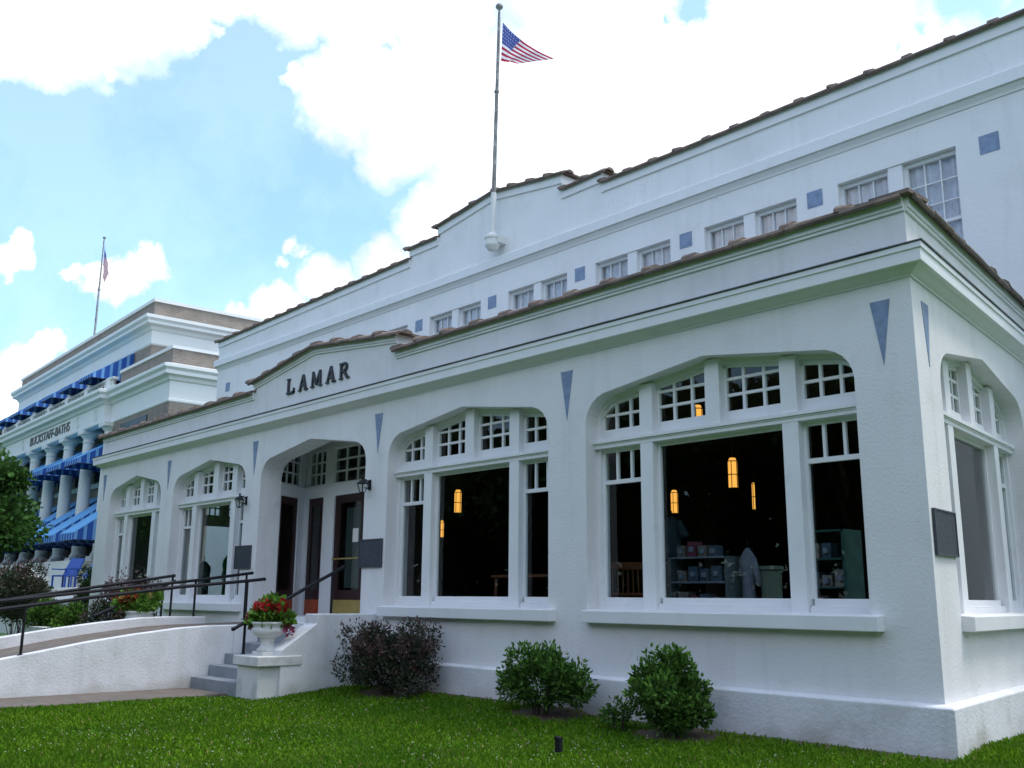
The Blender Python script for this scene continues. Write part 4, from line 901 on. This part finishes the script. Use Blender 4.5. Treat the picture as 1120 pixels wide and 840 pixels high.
# unseen trees added behind and beside the view to darken low sky and panes
t0 = tree(-14, -24, 0, 13, .4, 5.2, 14000, .42, 60, 'tall unseen evergreen added out of view to darken the panes and low sky', 'added_evergreen', 'unseen trees added to darken the panes', 'hedge')
def low(t):
    for ch in t.children:
        if ch.name.startswith('crown'): return ch
for i, (x, y, k) in enumerate(((-21, -25, 1.05), (-29, -22, .95), (-38, -24, 1.1), (-48, -20, 1.1), (-60, -18, 1.2), (-5, -26, .9), (3, -24, 1.05), (11, -25, .95), (19, -21, 1.0), (24, -12, 1.0), (27, -3, .9), (-17, -31, 1.2), (-33, -31, 1.2), (-52, -30, 1.3), (-1, -33, 1.2), (-72, -12, 1.3), (-84, -4, 1.3), (-66, -30, 1.3), (-80, -22, 1.4), (-95, -14, 1.4), (-44, -36, 1.2), (16, 22, 1.1), (23, 33, 1.2), (30, 20, 1.2), (14, 40, 1.2), (32, 6, 1.1))):
    c = t0.copy(); COL.objects.link(c); c.location = (x, y, -.3); c.rotation_euler = (0, 0, i * 1.3); c.scale = (k, k, k)
    for ch in list(t0.children): d = ch.copy(); COL.objects.link(d); d.parent = c
hb = []; hp = [(34, -26), (-50, -32), (-76, -24), (-100, -4)]
for (ax, ay), (bx, by) in zip(hp[:-1], hp[1:]):
    ln = math.hypot(bx-ax, by-ay); k = int(ln / 1.5)
    for i in range(k):
        f = i / k; hb.append((ax + (bx-ax)*f, ay + (by-ay)*f + .6*math.sin(i), 2.6 + .6 * math.sin(i * 2.3), 1.6, 1.3, 3.0, 1)); hb.append((ax + (bx-ax)*f, ay + (by-ay)*f - 1, 6.0 + .8 * math.sin(i * 1.3), 1.8, 1.3, 2.6, 1))
tag(leaves('added_hedge', M['hedge'], hb, 95000, .5, 71, None, 1.6), 'long unseen hedge added behind the viewer to block bright sky from the panes', 'hedge')  # unseen hedge, added to keep bright sky out of the pane reflections

# ------------------------------------------------------------------ lawn
def lawn():
    rg = np.random.default_rng(5); n = 300000
    cx, cy = 3.958, -8.65
    # area seen by the camera: wedge from the viewer to the facade
    ang = np.radians(rg.uniform(98, 172, n)) ; d = 3.2 + 11.5 * rg.random(n) ** .85
    x = cx + d * np.cos(ang); y = cy + d * np.sin(ang)
    n2 = 26000; x = np.concatenate([x, rg.uniform(-.9, 1.6, n2)]); y = np.concatenate([y, rg.uniform(-1.6, 5.0, n2)])
    n3 = 20000; x = np.concatenate([x, rg.uniform(-30, -13, n3)]); y = np.concatenate([y, rg.uniform(-9, -2, n3)])
    k = (y < -.22 - .38 * rg.random(len(y)) ** 1.5) & ((x > -9.3) | (x < -12.4)) & ~((x < -8.36) & (x > -9.3) & (y > -1.95))
    k |= (x > np.where(y > 0, K*y, 0) + .16)
    # bare soil beneath the bushes
    for bx, by, rr in ((-2.42, -.62, .55), (-4.25, -.6, .55), (-7.25, -.55, .7)): k &= ((x-bx)**2 + ((y-by)*1.5)**2 > (rr * (.75 + .35 * rg.random(len(x))))**2)
    x, y = x[k], y[k]; n = len(x)
    z = np.array([gz(a, b) for a, b in zip(x, y)])
    patch = .5 + .5 * np.sin(x * 1.7 + np.sin(y * 2.1)) * np.cos(y * 1.3 + x * .4)
    hgt = (.022 + .030 * rg.random(n)) * (.75 + .5 * patch); wd = .004 + .004 * rg.random(n); far = np.hypot(x - cx, y - cy); wd *= np.clip(far / 6, 1, 2.5)
    t = rg.uniform(0, 6.283, n); lean = rg.normal(size=(n, 2)) * .022
    sx, sy = np.cos(t) * wd, np.sin(t) * wd
    V = np.stack([np.stack([x - sx, y - sy, z - .004], 1), np.stack([x + sx, y + sy, z - .004], 1),
                  np.stack([x + sx*.5 + lean[:, 0], y + sy*.5 + lean[:, 1], z + hgt], 1), np.stack([x - sx*.5 + lean[:, 0], y - sy*.5 + lean[:, 1], z + hgt], 1)], 1).reshape(-1, 3)
    o = quads('grass', V, M['grass']); tag(o, 'short green grass of the front lawn', 'grass', kind='stuff')
    # clover heads
    m = 5200; ang = np.radians(rg.uniform(98, 172, m)); d = 3.6 + 11 * rg.random(m); cxs = cx + d*np.cos(ang); cys = cy + d*np.sin(ang)
    dens = (np.sin(cxs * 1.1 + 1) * np.cos(cys * 1.4) + .6 * np.sin(cxs * 3.3 + cys * 2) + .35 * (cxs < -5)) ; kk = (dens > rg.uniform(-.6, 1.5, m)) & (cys < -.7) & (cxs > -9.2) & ~((cxs < -8.36) & (cys > -2))
    cxs, cys = cxs[kk], cys[kk]; L = []
    for a, b in zip(cxs, cys):
        zz = gz(a, b) + .042 + .02 * rg.random(); r = .003 + .0035 * rg.random()
        for th in (0, 1.05, 2.09): c, s = math.cos(th)*r, math.sin(th)*r; L += [(a-c, b-s, zz-r), (a+c, b+s, zz-r), (a+c*.8, b+s*.8, zz+r*.8), (a-c*.8, b-s*.8, zz+r*.8)]
        L += [(a-r, b-r, zz), (a+r, b-r, zz), (a+r, b+r, zz), (a-r, b+r, zz)]
    o = quads('clover_flowers', np.array(L), M['whitepetal']); tag(o, 'tiny white clover flowers scattered over the lawn', 'clover', kind='stuff')
lawn()
r = empty('lawn_stake', (-2.59, -2.06, .12), 0, 'short dark square stake standing in the lawn', 'stake')
m = MB(); m.box(-.03, .03, -.02, .02, -.05, .15); m.build('post', M['iron'], r, bevel=.003); m = MB(); m.prism([(-.034, .15), (.034, .15), (.034, .165), (-.034, .175)], 'y', -.024, .024); m.build('stake_cap', M['iron'], r)

# ------------------------------------------------------------------ things seen through the windows
def pendant(x, y, z, label, h=.38, w=.82):
    r = empty('pendant_lamp', (x, y, z), 0, label, 'lamp', 'glowing lamps inside the bathhouse')
    m = MB(); m.lathe((0, 0, 0), [(.075*w, 0), (.078*w, .01), (.078*w, h-.01), (.075*w, h), (.05*w, h+.03*w*2)], 16); m.build('lamp_shade', M['lamp'], r)
    m = MB()
    for k in range(5): t = k * 1.2566; m.tube((.083*w*math.cos(t), .083*w*math.sin(t), -.01), (.083*w*math.cos(t), .083*w*math.sin(t), h+.01), .006, n=5)
    for zz in (0, h*.5, h): m.lathe((0, 0, zz-.006), [(.086*w, 0), (.086*w, .012)], 16)
    m.tube((0, 0, h), (0, 0, 4.35 - z), .006, n=5); m.build('lamp_frame', M['lampcage'], r)
pendant(-4.14, 3.0, 3.04, 'glowing amber cylinder lamp, large one in the nearest front window'); pendant(-7.43, 5.85, 3.05, 'smaller amber lamp above the blue shirt in the nearest front window')
pendant(-10.25, 3.0, 3.04, 'amber cylinder lamp in the window right of the entrance'); pendant(-15.9, 7.1, 3.0, 'far small amber lamp at the left edge of the window right of the entrance')
pendant(-5.28, 5.2, 2.95, 'narrow amber lamp just right of the large one', .42, .35); pendant(-3.6, 1.5, 3.6, 'amber lamp added in place of reflections in the upper panes of the nearest front window', .3)  # the last one is added, standing in for reflections in the upper panes
def shelf_unit(x, y, w, z0, zs, label, m='shelf', goods=True, seed=1):
    r = empty('display_shelf', (x, y, z0), 0, label, 'shelf'); rnd = random.Random(seed)
    for s in (-1, 1): b = MB(); b.box(s*w/2 - .02, s*w/2 + .02, -.18, .18, 0, zs[-1] - z0); b.build('side_panel', M[m], r)
    for z in zs: b = MB(); b.box(-w/2, w/2, -.18, .18, z - z0 - .02, z - z0); b.build('shelf_board', M['gown'] if m == 'shelf' else M[m], r)
    b = MB(); b.box(-w/2, w/2, .18, .2, 0, zs[-1] - z0); b.build('back_panel', M['dark'] if m == 'shelf' else M[m], r)
    if goods:
        for z in zs[:-1] + ([zs[-1]] if m == 'shelf' else []):
            xx = -w/2 + .06
            while xx < w/2 - .16:
                ww = rnd.uniform(.09, .16); hh = rnd.uniform(.12, .2)
                g = MB(); g.box(x + xx, x + xx + ww, y - .1, y + .05, z + .001, z + hh); g.cur = 1; g.lathe((x + xx + ww/2, y - .105, z + hh*.5), [(.035, -.03), (.04, 0), (.035, .03)], 8)
                tag(g.build('gift_box', [M[rnd.choice(['items', 'pink', 'shirt', 'items'])], M['gown']]), 'small boxed gift standing on a display shelf behind the window', 'box', 'boxed goods on the display shelves'); xx += ww + .04
shelf_unit(-3.55, 1.5, .85, 1.12, [1.40, 1.72, 2.02], 'low dark display shelf with boxes behind the nearest front window', seed=2)
shelf_unit(-4.35, 2.2, .6, 1.12, [1.35, 1.7, 2.0], 'small shelf with pink goods behind the nearest front window', seed=4)
shelf_unit(-1.72, 1.25, .55, 1.12, [1.35, 1.65, 1.95, 2.25], 'green display shelf in the right-hand light of the nearest window', 'teal', seed=6)
def garment(x, y, z, w, h, m, label, dress=False):
    r = empty('garment', (x, y, z), 0, label, 'clothing')
    b = MB(); pr = [(w*.30, 0), (w*.27, h*.3), (w*.25, h*.6), (w*.33, h*.8), (w*.30, h*.9), (w*.12, h), (w*.07, h*1.02)] if dress else [(w*.28, 0), (w*.27, h*.5), (w*.30, h*.8), (w*.12, h), (w*.08, h*1.02)]
    b.lathe((0, 0, 0), pr, 14); b.build('garment_body', M[m], r, smooth=True)
    for s in (-1, 1): b = MB(); b.tube((s*w*.25, 0, h*.88), (s*w*.52, 0, h*.5), w*.12, w*.14, 10); b.build('sleeve', M[m], r, smooth=True)
    b = MB(); b.tube((0, 0, h*1.02), (0, 0, h*1.15), .008, n=5); b.tube((-w*.3, 0, h), (w*.3, 0, h), .008, n=5); b.tube((0, 0, 1.12 - z), (0, 0, 0), .015, n=6); b.build('hanger', M['iron'], r)
garment(-4.5, 2.05, 2.05, .42, .55, 'shirt', 'pale blue shirt on a stand behind the nearest front window')
garment(-3.0, 1.6, 1.25, .30, .85, 'gown', 'long white gown on a stand beside the display shelf', True)
garment(-18.9, 2.2, 1.3, .5, 1.0, 'teal', 'teal garment behind the farthest arched window', True); garment(-19.2, 3.0, 1.3, .5, 1.2, 'greencloth', 'bright green garment behind the farthest arched window', True); garment(-18.5, 2.9, 1.4, .5, 1.25, 'redcloth', 'red garment behind the farthest arched window', True)
r = empty('column_stand', (-2.75, 1.7, 1.12), 0, 'pale green round stand right of the white gown', 'stand'); m = MB(); m.lathe((0, 0, 0), [(.15, 0), (.15, .03), (.12, .05), (.12, .72), (.15, .74), (.15, .78)], 18); m.build('stand_body', M['greencyl'], r)
r = empty('chair', (-4.45, 1.2, 1.12), .3, 'spindle back wooden chair behind the left-hand light of the nearest window', 'chair')
m = MB(); m.box(-.24, .24, -.22, .22, .42, .46); m.build('seat', M['wood'], r, bevel=.01)
m = MB(); m.box(-.25, .25, -.24, -.20, .74, .84); m.build('top_rail', M['wood'], r, bevel=.015)
for k in range(7): m = MB(); m.tube((-.21 + .07*k, -.21, .46), (-.21 + .07*k, -.22, .75), .01, n=6); m.build('spindle', M['wood'], r)
for sx in (-.2, .2):
    for sy in (-.18, .18): m = MB(); m.tube((sx*.9, sy*.9, .42), (sx*1.1, sy*1.1, 0), .018, n=6); m.build('leg', M['wood'], r)
def table(x, y, w, label, z=1.12):
    r = empty('display_table', (x, y, z), 0, label, 'table'); m = MB(); m.box(-w/2, w/2, -.35, .35, .68, .72); m.build('tabletop', M['wood'], r)
    for sx in (-1, 1):
        for sy in (-.3, .3): m = MB(); m.tube((sx*(w/2-.06), sy, 0), (sx*(w/2-.06), sy, .68), .025, n=6); m.build('leg', M['wood'], r)
table(-6.6, 1.6, 1.4, 'wooden display table behind the window right of the entrance'); table(-17.6, 3.0, 1.4, 'wooden display table behind the window left of the entrance')
for i, (dx) in enumerate((-.12, .12)):
    m = MB(); m.lathe((-17.6 + dx*1.2, 3.0, 1.84), [(.05, 0), (.055, .02), (.055, .16), (.02, .2), (.02, .25)], 12); tag(m.build('bottle', M['bottle'], smooth=False), 'bright blue bottle, %s of the pair on the table behind the window' % ('left' if i == 0 else 'right'), 'bottle', 'blue bottles on the table')
m = MB(); m.lathe((-16.9, 2.4, 1.12), [(.45, 0), (.42, .2), (.3, .42), (.12, .5)], 14); tag(m.build('folded_cloth', M['teal'], smooth=True), 'heap of teal cloth behind the window left of the entrance', 'cloth')
